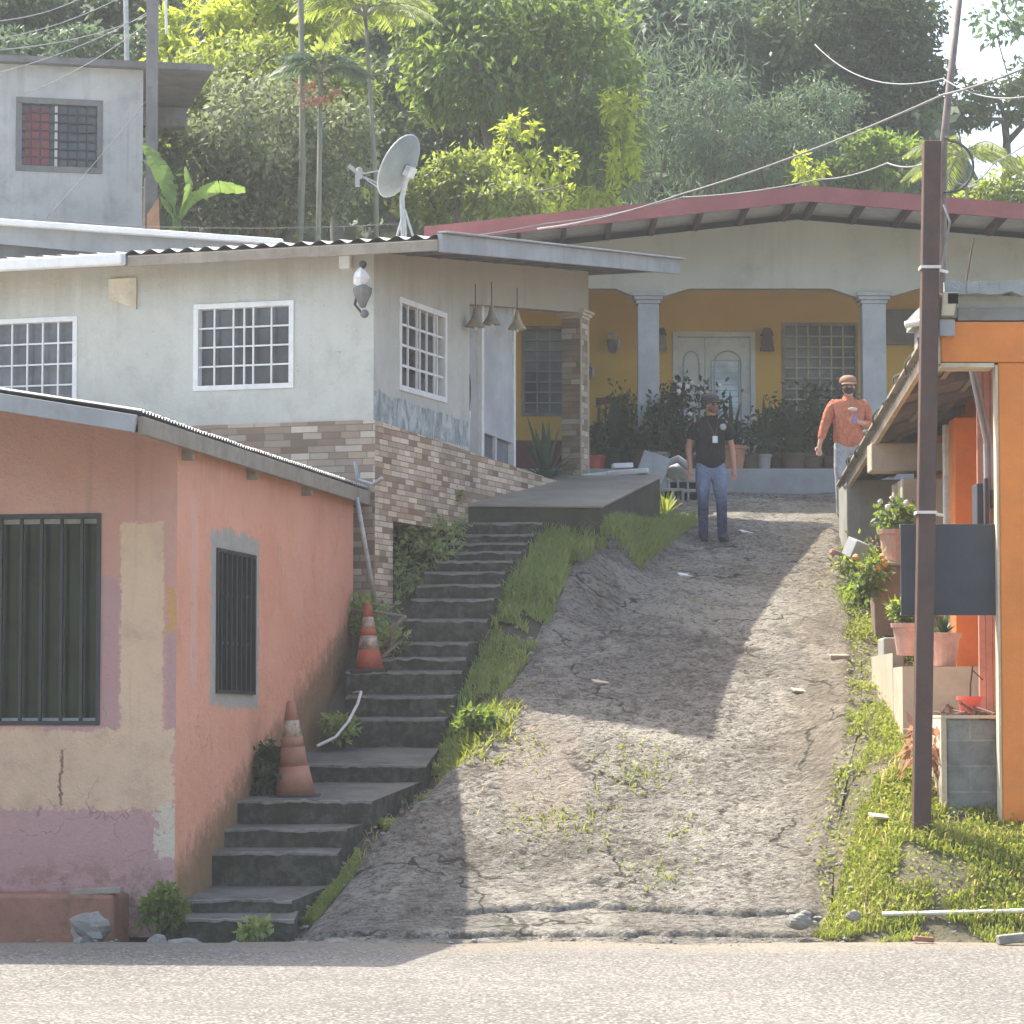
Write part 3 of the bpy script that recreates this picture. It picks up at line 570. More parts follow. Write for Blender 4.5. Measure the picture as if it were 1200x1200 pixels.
# driveway: steep raked concrete, broken up, with two cracked lips at its foot
NX, NYR = 130, 780
V = []; HH = []
for j in range(NYR):
    y0 = 24.45 + (42.3 - 24.45) * (j / (NYR - 1)) ** 1.08
    for i in range(NX):
        t = i / (NX - 1); xl, xr = np.interp(y0, *XLp), np.interp(y0, *XRp)
        x = xl + (xr - xl) * t
        e = min(t, 1 - t) * (xr - xl)
        y = y0
        z = G(x, y)
        c1 = 25.72 + 0.24 * mnoise.noise(Vector((x * 0.7, 5, 0))) + 0.09 * mnoise.noise(Vector((x * 4, 1, 0)))
        c2 = 25.12 + 0.2 * mnoise.noise(Vector((x * 0.8, 9, 0))) + 0.08 * mnoise.noise(Vector((x * 5, 4, 0)))
        z += 0.022 * S((y - c1 + 0.02) / 0.04) + 0.03 * S((y - c2 + 0.02) / 0.04) - 0.03 - 0.075 * math.exp(-((y - c1 + 0.03) / 0.035) ** 2) * S((x + 0.9) / 0.5) * 1.2 - 0.06 * math.exp(-((y - c2 + 0.03) / 0.03) ** 2) * S((mnoise.noise(Vector((x * 1.1, 8, 0))) + .35) / .3)
        a = 0.35 + 0.65 * S((y - 25.6) / 0.8)
        rough = 0.35 + 0.65 * S((mnoise.noise(Vector((x * 0.45, y * 0.3, 7))) + 0.35) / 0.5)
        hh = (0.018 * mnoise.noise(Vector((x * 2.4, y * 3.2, 0))) + 0.018 * mnoise.noise(Vector((x * 7.5, y * 12, 4))) - 0.034 * abs(mnoise.noise(Vector((x * 5.0, y * 9, 12)))) + 0.030 * mnoise.noise(Vector((x * 15, y * 22, 8))) + .009)
        z += a * (0.12 + .75 * rough) * hh; HH.append(hh * (0.5 + 0.5 * rough) * 13 + 0.5)
        z += 0.03 * mnoise.noise(Vector((x * 0.7, y * 0.6, 2)))
        edge = 0.18 + 0.14 * mnoise.noise(Vector((x, y * 1.7, 3)))
        z -= 0.10 * (1 - S(e / max(0.05, edge)))
        V.append((x, y, z + 0.02))
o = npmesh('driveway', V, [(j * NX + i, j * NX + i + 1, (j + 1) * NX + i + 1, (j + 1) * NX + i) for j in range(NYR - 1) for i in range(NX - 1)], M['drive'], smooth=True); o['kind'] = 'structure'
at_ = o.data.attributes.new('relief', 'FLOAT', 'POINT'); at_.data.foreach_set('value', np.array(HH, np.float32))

# ---------------------------------------------------------------- windows
def window(parent, w, s0, s1, z0, z1, depth, nx, nz, frame_m, pane_m, fr=0.05, bar=0.018, proud=0.015, bar_m=None, label=None, xs=None):
    f = MB()
    f.wbox(w, s0 - 0.01, s1 + 0.01, z0 - 0.01, z0 + fr, -depth + 0.02, proud); f.wbox(w, s0 - 0.01, s1 + 0.01, z1 - fr, z1 + 0.01, -depth + 0.02, proud)
    f.wbox(w, s0 - 0.01, s0 + fr, z0 + fr, z1 - fr, -depth + 0.02, proud); f.wbox(w, s1 - fr, s1 + 0.01, z0 + fr, z1 - fr, -depth + 0.02, proud)
    fo = f.build('window', frame_m, parent, bevel=0.004, label=label)
    MB().poly([w.p(s0, z0, -depth + 0.03), w.p(s1, z0, -depth + 0.03), w.p(s1, z1, -depth + 0.03), w.p(s0, z1, -depth + 0.03)]).build('pane', pane_m, fo)
    g = MB()
    for k in (xs if xs else [(i + 1) / nx for i in range(nx - 1)]):
        s = s0 + fr + (s1 - s0 - 2 * fr) * k; g.wbox(w, s - bar / 2, s + bar / 2, z0 + fr, z1 - fr, -0.03, -0.012)
    for k in range(1, nz):
        z = z0 + fr + (z1 - z0 - 2 * fr) * k / nz; g.wbox(w, s0 + fr, s1 - fr, z - bar / 2, z + bar / 2, -0.034, -0.016)
    if g.v: g.build('grille', bar_m or frame_m, fo)
    return fo
def corrugated(mb, P, du, dv, nu, nv, amp, period, lu):
    """sheet with waves along du; P corner, du/dv full vectors, lu length of du"""
    P, du, dv = Vector(P), Vector(du), Vector(dv); nrm = du.cross(dv).normalized()
    if nrm.z < 0: nrm = -nrm
    i0 = len(mb.v)
    for j in range(nv + 1):
        for i in range(nu + 1):
            q = P + du * (i / nu) + dv * (j / nv); ph = 2 * math.pi * lu * (i / nu) / period
            mb.v.append(q + nrm * (amp * math.sin(ph) + 0.012 * mnoise.noise(q * 1.3)))
    for j in range(nv):
        for i in range(nu):
            a = i0 + j * (nu + 1) + i; mb.f.append((a, a + 1, a + nu + 2, a + nu + 1))
    return mb

# ---------------------------------------------------------------- pink corner house
pk = thing('pink_house', 'salmon pink corner house with cream paint patches and barred windows at the roadside', 'house', (CP.x, CP.y, 0))
zT = 4.02; SL = 0.17
LW = 6.0; LS = 6.35
fw_hole = (6 - 2.3, 6 - 0.637, 1.70, 3.42)
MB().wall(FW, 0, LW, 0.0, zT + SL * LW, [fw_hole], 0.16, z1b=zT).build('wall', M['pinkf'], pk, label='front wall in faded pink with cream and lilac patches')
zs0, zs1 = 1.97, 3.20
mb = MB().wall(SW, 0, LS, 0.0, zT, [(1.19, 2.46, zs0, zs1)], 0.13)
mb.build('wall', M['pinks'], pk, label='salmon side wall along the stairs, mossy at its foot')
mb = MB(); bl = FW.p(0, 0) + SV * LS; br_ = SW.p(LS, 0)
mb.poly([br_, bl, bl + Vector((0, 0, zT + SL * LW)), br_ + Vector((0, 0, zT))]); fl = FW.p(0, 0)
mb.poly([bl, fl, fl + Vector((0, 0, zT + SL * LW)), bl + Vector((0, 0, zT + SL * LW))]); mb.build('wall', M['pinks'], pk, label='plain rear walls')
# roof
UL = -FU
r0 = CP - SV * 1.36 + FU * 0.10 + Vector((0, 0, zT + 0.085 - SL * 0.1))
rl = UL * 6.6 + Vector((0, 0, SL * 6.6)); rv = SV * (LS + 1.36 + 0.35)
mb = MB(); corrugated(mb, r0 + Vector((0, 0, 0.02)), rv, rl, 320, 6, 0.016, 0.085, rv.length)
ro = mb.build('roof', M['sheet'], pk, smooth=True, label='corrugated zinc roof')
mb = MB().poly([r0 - Vector((0, 0, .02)), r0 + rl - Vector((0, 0, .02)), r0 + rl + rv - Vector((0, 0, .02)), r0 + rv - Vector((0, 0, .02))]); mb.build('soffit', M['under'], ro)
e0 = r0 - Vector((0, 0, 0.09)); mb = MB(); mb.bar(e0 + FU * 0.0, e0 + SV * (LS + 1.6), 0.05, 0.14); mb.build('eave_beam', M['woodg'], ro, bevel=0.006)
mb = MB(); mb.bar(e0 + Vector((0, 0, .01)) - SV * 0.03 + UL * 0.03, e0 + Vector((0, 0, .01)) - SV * 0.03 + rl, 0.04, 0.135); mb.build('fascia_board', M['fascia'], ro, bevel=0.005)
for s in (0.15, 2.2, 4.2): MB().bar(SW.p(s, zT - 0.12, -0.1), SW.p(s, zT - 0.12, 0.09), 0.05, 0.09).build('rafter_end', M['woodg'], ro)
# front window: dark glass behind upright bars
f = MB(); a, b, c, d = fw_hole
f.wbox(FW, a, b, c, c + .035, -.1, .012); f.wbox(FW, a, b, d - .035, d, -.1, .012); f.wbox(FW, b - .035, b, c + .035, d - .035, -.1, .012); f.wbox(FW, a, a + .035, c + .035, d - .035, -.1, .012)
fo = f.build('window', M['black'], pk, label='large shop window with upright black bars')
MB().poly([FW.p(a, c, -.12), FW.p(b, c, -.12), FW.p(b, d, -.12), FW.p(a, d, -.12)]).build('pane', M['glassg'], fo)
g = MB()
for k in range(12):
    s = b - 0.02 - 0.172 * (k + 1) + 0.02
    if s > a + 0.03: g.wbox(FW, s - .012, s + .012, c + .03, d - .03, -.05, -.02)
g.build('window_bars', M['black'], fo)
g = MB(); g.wbox(FW, a, b - .036, d - .075, d - .036, -.115, -.09); g.wbox(FW, b - .055, b - .036, c + .036, d - .075, -.115, -.09); g.wbox(FW, a, b - .056, c + .036, c + .06, -.115, -.09); g.build('inner_frame', M['galv'], fo)
# side window
f = MB(); a, b, c, d = 1.19, 2.46, zs0, zs1
f.wbox(SW, a, b, c, c + .03, -.1, .02); f.wbox(SW, a, b, d - .03, d, -.1, .02); f.wbox(SW, a, a + .03, c + .03, d - .03, -.1, .02); f.wbox(SW, b - .04, b, c + .03, d - .03, -.1, .02)
fo = f.build('window', M['black'], pk, label='side window with upright black iron bars')
MB().poly([SW.p(a, c, -.11), SW.p(b, c, -.11), SW.p(b, d, -.11), SW.p(a, d, -.11)]).build('pane', M['glassg'], fo)
g = MB()
for k in range(7): s = a + 0.03 + (b - a - .06) * (k + .8) / 7.5; g.wbox(SW, s - .02, s + .02, c + .03, d - .03, -.03, .012)
g.wbox(SW, a + .03, b - .04, c + .42, c + .45, -.035, -.01); g.wbox(SW, a + .03, b - .04, c + .84, c + .87, -.035, -.01)
g.build('window_bars', M['black'], fo)
g = MB()
for s in (a + .5, a + .82, a + 1.08): g.wbox(SW, s, s + .025, c + .03, d - .03, -.095, -.08)
g.build('inner_frame', M['whitem'], fo)
# ledge in front
LG = WF((FW.O.x, FW.O.y), (FU.x, FU.y))
mb = MB(); mb.wbox(LG, 0, 5.62, -0.1, 0.36, -0.05, 0.42); o = mb.build('concrete_ledge', M['ledge'], None, bevel=0.03)
tag(o, 'low reddish concrete ledge with dirty crumbling face along the foot of the pink house', 'ledge')
mb = MB(); p = LG.p(5.25, 0.375, 0.34); mb.bar(p, p + FU * 0.42 + Vector((0, 0, .02)), 0.1, 0.05); o = mb.build('broken_plank', M['woodg'], None, bevel=0.008); tag(o, 'short broken red and white plank lying on the end of the reddish ledge', 'plank')

# ---------------------------------------------------------------- stairs
st = thing('concrete_stairs', 'long worn concrete stairway climbing between the pink house and the driveway', 'stairs', (-2.0, 25.3, 0))
for k in range(len(STEPS) - 1):
    D, y, xl, xr = STEPS[k]; D2 = STEPS[k + 1][0] + 0.12
    z = zat(y, D); A, B = at(xl, y, D), at(xr, y, D); sl = 0.085 * (D2 - D)
    if k == 5: sl = 0.17
    zb = z - (0.75 if k > 1 else 0.4)
    w2 = (STEPS[k + 1][3] if k != 5 else 515)
    B2 = Vector((max(B.x, xat(w2, D2) - 0.02) if k != 5 else xat(517, D2), D2, 0)); A2 = Vector((min(A.x, A.x), D2, 0))
    nseg = 26; mb = MB(); top = []
    ring = []
    for i in range(nseg):
        t = i / (nseg - 1); q = A.lerp(B, t)
        ring.append(Vector((q.x, q.y + 0.035 * mnoise.noise(Vector((q.x * 3, k, 0))) + .03 * mnoise.noise(Vector((q.x * 11, k * 5, 0))), z + 0.022 * mnoise.noise(Vector((q.x * 2.5, k * 3, 1))) + .014 * mnoise.noise(Vector((q.x * 12, k * 3, 1))))))
    back = [Vector((B2.x, D2, z + sl)), Vector((A2.x, D2, z + sl))]
    i0 = 0; mb.poly(ring + back)
    for i in range(nseg - 1):
        a, b = ring[i], ring[i + 1]; mb.poly([Vector((a.x, a.y, zb)), Vector((b.x, b.y, zb)), b, a])
    b = ring[-1]; mb.poly([Vector((b.x, b.y, zb)), Vector((B2.x, D2, zb)), back[0], b])
    a = ring[0]; mb.poly([Vector((A2.x, D2, zb)), Vector((a.x, a.y, zb)), a, back[1]])
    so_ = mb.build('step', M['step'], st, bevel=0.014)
    nb = MB(); hh_ = lambda x: .022 + .014 * mnoise.noise(Vector((x * 6, k * 2, 5)))
    for i in range(nseg - 1):
        a, b = ring[i] + Vector((0, -.008, .003)), ring[i + 1] + Vector((0, -.008, .003)); b_ = Vector((0, .05, .004))
        nb.poly([a - Vector((0, 0, hh_(a.x))), b - Vector((0, 0, hh_(b.x))), b, a]); nb.poly([a, b, b + b_, a + b_])
    nb.build('nosing', M['nosing'], so_)
# ramp slab at the top with its mossy retaining wall
sl = thing('concrete_ramp', 'sloping concrete slab above a mossy retaining wall at the head of the stairs', 'ramp', (0.5, 34.6, 3.3))
A, B, C_, D_ = at(490, 590, 34.6), at(706, 592, 34.6), at(776, 556, 38.4), at(655, 560, 38.4)
C_.z = zat(557, 38.4); D_.z = C_.z
mid = at(708, 590, 34.7)
mb = MB().prism([A, B, C_, D_][::-1], (0, 0, -0.035)); mb.build('slab', M['slab'], sl, bevel=0.015)
mb = MB(); ring = [A + Vector((0.03, .03, -.036)), B + Vector((-.03, .03, -.036)), C_ + Vector((-.03, 0, -.036)), D_ + Vector((0, 0, -.036))]
mb.prism([Vector((p.x, p.y, p.z)) for p in ring][::-1], (0, 0, -1.5)); mb.build('retaining_wall', M['mossy'], sl)
# ---------------------------------------------------------------- grey house over the stacked-stone base
CG = Vector((-1.41, 32.0, 0)); E = Vector((0.324, 0.946, 0)).normalized(); W_ = Vector((-0.946, 0.324, 0)).normalized()
GF = WF((CG.x + W_.x * 8, CG.y + W_.y * 8), (-W_.x, -W_.y)); GS = WF((CG.x, CG.y), (E.x, E.y))
gh = thing('grey_house', 'pale grey house with white gridded windows on a stacked stone base beside the stairs', 'house', (CG.x, CG.y, 2.4))
RT = lambda t: 6.52 + 0.11 * (t - 0.4)          # roof underside above the wall at distance t from the eave
win1 = (8 - 2.0, 8 - 0.89, 5.17, 6.06); win0 = (8 - 4.9, 8 - 3.36, 5.02, 6.0)
MB().wall(GF, 0, 8, 4.7, RT(.4), [win0, win1], 0.12).build('wall', M['grey'], gh, label='pale front wall with damp stains')
swin = (0.73, 2.14, 5.19, 6.15)
mb = MB().wall(GS, 0, 2.9, 4.6, RT(.4), [swin], 0.12, z1b=RT(3.3))
mb.poly([GS.p(2.9, 4.4, 0), GS.p(2.9, 4.4, -.2), GS.p(2.9, RT(3.3), -.2), GS.p(2.9, RT(3.3), 0)])
mb.wbox(GS, 2.9, 7.28, 6.36, RT(3.3), -.22, 0, z0b=6.80, z1b=RT(7.68))
mb.build('wall', M['grey'], gh, label='right wall with porch beam, stained brown under the roof')
mb = MB(); mb.wbox(GS, 2.903, 3.74, 4.5, 6.42, -.3, -.2, z1b=6.5); mb.build('porch_wall', M['upper'], gh)
mb = MB(); mb.wbox(GS, 3.82, 4.86, 5.02, 6.48, -.28, -.17, z0b=4.98, z1b=6.58); dr = mb.build('door', M['column'], gh, label='pale blue-grey door leaf in the porch')
mb = MB(); mb.wbox(GS, 3.74, 3.82, 4.5, 6.47, -.3, -.15); mb.wbox(GS, 4.86, 4.93, 4.5, 6.58, -.3, -.15); mb.wbox(GS, 4.3, 4.33, 4.6, 5.0, -.27, -.18); mb.build('door_frame', M['whitem'], dr)
mb = MB(); mb.wbox(GS, 3.82, 4.3, 4.55, 5.02, -.27, -.22); mb.build('pane', M['glass'], dr); mb = MB(); mb.wbox(GS, 4.33, 4.86, 4.55, 5.0, -.27, -.22); mb.build('pane', M['glassl'], dr)
mb = MB(); b = [GF.p(0, 0), GF.p(0, 0) + E * 9]; mb.poly([GF.p(0, 2.4) + E * 8.5, GF.p(0, 2.4), GF.p(0, RT(.4)), GF.p(0, RT(8.9)) + E * 8.5]); mb.poly([GS.p(3, 2.4, -3), GS.p(3, 2.4, -8), GS.p(3, RT(3.4), -8), GS.p(3, RT(3.4), -3)])
mb.build('wall', M['grey'], gh, label='plain far walls')
mb = MB().poly([GS.p(0.3, 4.52, -.05), GS.p(7.4, 4.62, -.05), GS.p(7.4, 4.62, -3), GS.p(0.3, 4.52, -3)]); mb.build('porch_floor', M['patio'], gh)
# stone base
ho = (0.48, 2.6, 2.42, 3.80)
TF = WF((GF.p(0, 0, .03).x, GF.p(0, 0, .03).y), GF.u); TS = WF((GS.p(0, 0, .03).x, GS.p(0, 0, .03).y), GS.u)
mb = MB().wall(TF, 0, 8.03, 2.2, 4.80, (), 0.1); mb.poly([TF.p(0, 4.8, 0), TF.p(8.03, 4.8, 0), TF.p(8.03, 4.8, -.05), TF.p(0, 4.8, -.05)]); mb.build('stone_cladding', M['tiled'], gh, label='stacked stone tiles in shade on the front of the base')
mb = MB().wall(TS, -.03, 6.95, 2.41, 4.80, [ho], 0.5, z1b=4.58); mb.poly([TS.p(-.03, 4.8, 0), TS.p(6.95, 4.58, 0), TS.p(6.95, 4.58, -.09), TS.p(-.03, 4.8, -.09)]); mb.build('stone_cladding', M['tile'], gh, label='brown and cream stacked stone tiles along the stair side')
MB().poly([TS.p(.4, 2.3, -.5), TS.p(2.7, 2.3, -.5), TS.p(2.7, 3.9, -.5), TS.p(.4, 3.9, -.5)]).build('crawl_space', M['dark'], gh, label='dark opening under the house')  # black sheet stands in for the unlit depth behind the opening
# marbled band with a ragged upper edge
mb = MB(); n = 40
for k in range(n):
    a, b = 2.88 * k / n, 2.88 * (k + 1) / n
    f = lambda s: 5.10 - 0.02 * s + 0.05 * mnoise.noise(Vector((s * 3, 1, 0))) + 0.03 * mnoise.noise(Vector((s * 11, 2, 0)))
    mb.poly([GS.p(a, 4.79, .004), GS.p(b, 4.79 - .08, .004) if False else GS.p(b, 4.75, .004), GS.p(b, f(b), .004), GS.p(a, f(a), .004)])
mb.build('painted_band', M['marble'], gh, label='marbled blue-grey painted band below the side window')
window(gh, GF, *win1, 0.12, 6, 4, M['whitem'], M['glass'], 0.045, 0.017, label='front window with white grid nearest the corner', xs=[.17, .38, .5, .60, .80])
window(gh, GF, *win0, 0.12, 8, 4, M['whitem'], M['glassl'], 0.045, 0.017, label='wide front window with white grid at the photo edge')
window(gh, GS, *swin, 0.12, 6, 4, M['whitem'], M['glass'], 0.05, 0.025, label='side window with white grid above the marbled band', xs=[.19, .39, .46, .62, .80, .86])
# column
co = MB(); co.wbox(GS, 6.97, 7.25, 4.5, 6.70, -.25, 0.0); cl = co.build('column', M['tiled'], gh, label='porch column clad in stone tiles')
mb = MB()
for k, (e_, z) in enumerate(((.02, 6.70), (.045, 6.735), (.07, 6.77))): mb.wbox(GS, 6.97 - e_, 7.25 + e_, z, z + .033, -.25 - e_, e_)
mb.build('capital', M['cream'], cl, bevel=0.004)
mb = MB(); mb.wbox(GS, 6.955, 6.975, 4.5, 6.70, -.01, .012); mb.wbox(GS, 7.24, 7.262, 4.5, 6.70, -.01, .012); mb.build('corner_trim', M['cream'], cl)
# roof
Rz = Vector((-0.72, 31.42, 0)); TL = 8.75
P0 = Rz + Vector((0, 0, 6.60)); du = W_ * 9.5; dv = E * TL + Vector((0, 0, 0.11 * TL))
mb = MB(); corrugated(mb, P0, du, dv, 380, 8, 0.022, 0.21, 9.5); ro = mb.build('roof', M['sheet'], gh, smooth=True, label='corrugated roof sheet pitched down to the front eave')
mb = MB()
for k in range(10):
    t = 0.35 + k * 0.92; q = Rz + E * t + Vector((0, 0, 6.52 + 0.11 * t)); mb.bar(q + W_ * 0.06, q + W_ * 9.4, 0.05, 0.085)
mb.build('purlin', M['roofdk'], ro)
mb = MB(); q = Rz + Vector((0, 0, 6.505)); mb.bar(q + W_ * 0.02, q + W_ * 3.45, 0.05, 0.11); mb.build('fascia', M['woodg'], ro, bevel=0.006, label='grey board under the front eave')
mb = MB(); q = Rz - E * 0.09 + Vector((0, 0, 6.52)); mb.bar(q + W_ * 3.46, q + W_ * 9.4, 0.13, 0.12); mb.build('gutter', M['whitem'], ro, bevel=0.02, label='dirty white gutter along the left half of the eave')
mb = MB(); q = Rz + Vector((0, 0, 6.53)); mb.bar(q, q + E * TL + Vector((0, 0, .11 * TL)), 0.05, 0.185); mb.bar(q + Vector((0.03, 0, .105)) - E * .02, q + E * (TL + .02) + Vector((0.03, 0, .11 * TL + .105)), 0.11, 0.02); mb.build('fascia', M['fascia'], ro, bevel=0.006, label='long grey metal fascia rising along the canopy')
mb = MB().poly([Rz + Vector((0, 0, 6.575)), Rz + Vector((0, 0, 6.575)) + du, Rz + Vector((0, 0, 6.575)) + du + dv, Rz + Vector((0, 0, 6.575)) + dv]); mb.build('lining', M['under'], ro)
mb = MB()
mb.wbox(GF, 8 - 2.98, 8 - 2.66, 6.17, 6.38, 0, .03, z0b=6.05); mb.build('patch', M['cream'], gh, label='bare plaster patch beside the left window')
mb = MB(); mb.wbox(GF, 8 - .36, 8 - .24, 6.36, 6.50, 0, .07); mb.build('junction_box', M['whitem'], gh, bevel=0.008)
# annex roof behind
ax = thing('annex_roof', 'low grey metal roof with pale edge rising behind the grey house eave at left', 'roof', (-5.0, 36.5, 7.0))
a0, a1 = at(-60, 254, 36.5), at(332, 282, 36.5)
mb = MB(); mb.bar(a0 + Vector((0, 0, -.02)), a1 + Vector((0, 0, -.02)), 0.14, 0.07); mb.build('gutter', M['whitem'], ax, bevel=0.02)
b0, b1 = at(-60, 268, 36.6), at(332, 292, 36.6); mb = MB(); mb.hexa([b0 + Vector((0, 0, -.12)), b1 + Vector((0, 0, -.25)), b1 + Vector((0, .1, -.25)), b0 + Vector((0, .1, -.12)), b0 + Vector((0, 0, .1)), b1 + Vector((0, 0, .05)), b1 + Vector((0, .1, .05)), b0 + Vector((0, .1, .1))]); mb.build('fascia', M['fascia'], ax)
mb = MB().poly([a0, a1, a1 + Vector((.3, 3, .25)), a0 + Vector((.3, 3, .25))]); mb.build('sheet', M['sheet'], ax)
mb = MB().poly([b0 + Vector((-.2, .1, -.1)), at(150, 290, 36.7), at(140, 330, 36.7), at(-60, 330, 36.7)]); mb.build('wall', M['roofdk'], ax)
mb = MB(); q = at(228, 288, 36.45); mb.bar(q, q + Vector((0, 0, -.2)), .03, .02); mb.build('bracket', M['roofdk'], ax)

# ---------------------------------------------------------------- hanging lamps and wall ornaments at the grey house
def bell_lamp(px, py, D, sc, label, mat):
    c = at(px, py, D); t = thing('hanging_lamp', label, 'lamp', c, 'bell lamps hanging in the porch opening')
    MB().lathe([(.005, .16), (.02, .15), (.03, .1), (.05, .03), (.10, -.04), (.11, -.06), (.07, -.065), (.0, -.05)], c, 14).build('lamp_shade', mat, t, smooth=True)
    MB().tube([c + Vector((0, 0, .15)), c + Vector((0, 0, .42))], .006, 6).build('chain', M['black'], t)
    MB().ball(c + Vector((0, 0, -.07)), .025).build('bulb', M['whitem'], t, smooth=True)
bell_lamp(557, 377, 34.55, 1, 'left bell lamp hanging under the grey house porch beam', M['woodg'])
bell_lamp(576, 374, 35.2, 1, 'middle bell lamp hanging beside the pale porch door jamb', M['woodg'])
bell_lamp(606, 380, 36.1, 1, 'brownish bell lamp hanging before the pale porch door', M['woodt'])
c = at(425, 345, 31.72); t = thing('wall_lantern', 'ornate dark wall lantern with white top near the grey house corner', 'lantern', c)
MB().lathe([(.0, -.14), (.03, -.13), (.05, -.08), (.09, .0), (.10, .06), (.05, .09), (.02, .1)], c, 8).build('body', M['roofdk'], t)
MB().ball(c + Vector((-.02, 0, .17)), .07, 8, 6, (1, 1, 1.4), .5).build('cap', M['whitem'], t)
MB().ball(c + Vector((.02, -.02, -.2)), .045, 8, 6).build('finial', M['roofdk'], t, smooth=True)
mb = MB().tube([c + Vector((0, .0, .3)), c + Vector((0, .02, .2)), c + Vector((-.05, .1, .05)), c + Vector((-.08, .02, -.1)), c + Vector((0, 0, -.2))], .014, 6); mb.ball(c + Vector((-.0, .02, .31)), .04); mb.build('bracket', M['black'], t)
# satellite dish
M['dish'] = aged('dish_paint', (0.22, 0.255, 0.245), (0.2, 0.2, 0.18), .4, 3, .2, rough=.6, bump=.05)
def dish():
    c = at(470, 196, 35.6); base = at(474, 268, 35.6)
    t = thing('satellite_dish', 'grey satellite dish on a tripod mast on the grey house roof', 'satellite dish', base)
    n = Vector((-.80, .36, .48)).normalized(); Rm = Vector((0, 0, 1)).rotation_difference(n).to_matrix()
    prof = [(0, -.075), (.08, -.07), (.16, -.055), (.24, -.03), (.31, 0), (.375, .035), (.385, .03), (.375, .02), (.30, -.02), (.2, -.055), (0, -.09)]
    MB().lathe(prof, c, 32, Rm).build('dish', M['dish'], t, smooth=True)
    rim = MB(); ring = [c + Rm @ Vector((.382 * math.cos(a), .382 * math.sin(a), .036)) for a in np.linspace(0, 2 * math.pi, 33)]; rim.tube(ring, .010, 6); rim.build('rim', M['galv'], t, smooth=True)
    p = at(471, 232, 35.6); mb = MB().tube([base + Vector((0, 0, -.35)), p, c - n * .1], [.03, .03, .028], 8); mb.bar(c - n * .09, c - n * .16, .16, .12); mb.build('mast', M['galv'], t)
    mb = MB()
    for dx, dy in ((-.14, -.1), (.17, -.05), (0.02, .2)): mb.tube([base + Vector((0, 0, .22)), base + Vector((dx, dy, -.32))], .014, 6)
    mb.build('strut', M['galv'], t)
    f = at(421, 204, 35.6)
    mb = MB()
    for a in (at(446, 222, 35.5), at(450, 199, 35.75), at(443, 215, 35.6)): mb.tube([f, a], .009, 6)
    mb.build('feed_arm', M['fascia'], t)
    mb = MB().lathe([(.0, -.06), (.035, -.05), (.045, .03), (.03, .07), (0, .08)], f, 10); mb.bar(f, f + Vector((-.12, 0, .1)), .04, .04); mb.bar(f + Vector((-.02, 0, 0)), f + Vector((-.02, 0, -.14)), .05, .05); mb.build('receiver', M['fascia'], t)
dish()

# ---------------------------------------------------------------- yellow house at the head of the driveway
yh = thing('yellow_house', 'ochre house with maroon gabled roof edge and pale columns at the driveway top', 'house', (3.5, 42.5, 4.75))
PKX, PKZ = xat(950, 41.0), zat(219, 41.0)
def roofz(x): return PKZ - (0.108 * (PKX - x) if x < PKX else 0.085 * (x - PKX))
XW0, XW1 = -2.6, 9.5
D2 = 42.5
low = [(360, 338), (722, 338), (748, 349), (773, 349), (808, 338), (975, 338), (1012, 350), (1040, 349), (1085, 336), (1410, 336)]
mb = MB()
for (p0, y0), (p1, y1) in zip(low[:-1], low[1:]):
    xa, xb = xat(p0, D2), xat(p1, D2); za, zb = zat(y0, D2), zat(y1, D2)
    cuts = [xa] + ([PKX] if xa < PKX < xb else []) + [xb]
    for a, b in zip(cuts[:-1], cuts[1:]):
        la = za + (zb - za) * (a - xa) / (xb - xa); lb = za + (zb - za) * (b - xa) / (xb - xa)
        mb.wbox(AX, a, b, la, roofz(a) - .19, -D2 - .18, -D2, z0b=lb, z1b=roofz(b) - .19)
mb.build('gable_wall', M['gable'], yh)
for px0, px1 in ((748, 773), (1012, 1040)):
    x0, x1 = xat(px0, D2), xat(px1, D2); mb = MB(); mb.wbox(AX, x0, x1, 4.9, 7.40, -D2 - .27, -D2 + .02); co = mb.build('column', M['column'], yh, bevel=0.01)
    mb = MB()
    for k, e_ in enumerate((.02, .05, .08)): mb.wbox(AX, x0 - e_, x1 + e_, 7.40 + k * .05, 7.45 + k * .05, -D2 - .27 - e_, -D2 + .02 + e_)
    mb.build('capital', M['column'], co, bevel=0.006)
# back wall with door and windows
DB = 44.7; BW = WF((0, DB), (1, 0))
fl = 5.12
wr = (xat(918, DB), xat(1006, DB), zat(483, DB), zat(379, DB)); wl = (xat(612, DB), xat(662, DB), zat(487, DB), zat(383, DB)); dh = (xat(789, DB), xat(886, DB), fl, zat(389, DB))
mb = MB().wall(BW, XW0, XW1, fl, 8.2, [wl, dh, wr], 0.12); mb.build('wall', M['ochre'], yh, label='ochre wall behind the patio')
mb = MB(); mb.wbox(BW, XW0, dh[0] - .02, fl, fl + .62, 0, .012); mb.wbox(BW, dh[1] + .02, XW1, fl, fl + .62, 0, .012); mb.build('dado', plain('dark_red_dado', (0.2, 0.07, 0.06)), yh)
window(yh, BW, *wr, 0.12, 6, 8, M['woodg'], M['glassl'], 0.035, 0.02, bar_m=M['cream'], label='gridded window right of the white door')
window(yh, BW, *wl, 0.12, 3, 8, M['woodg'], M['glassl'], 0.035, 0.02, bar_m=M['fascia'], label='gridded window seen through the grey house porch')
mb = MB(); mb.wbox(BW, dh[0], dh[0] + .07, fl, dh[3], -.1, .03); mb.wbox(BW, dh[1] - .07, dh[1], fl, dh[3], -.1, .03); mb.wbox(BW, dh[0] + .07, dh[1] - .07, dh[3] - .07, dh[3], -.1, .03); dfm = mb.build('door_frame', M['whitem'], yh, bevel=0.006)
xm = xat(827, DB)
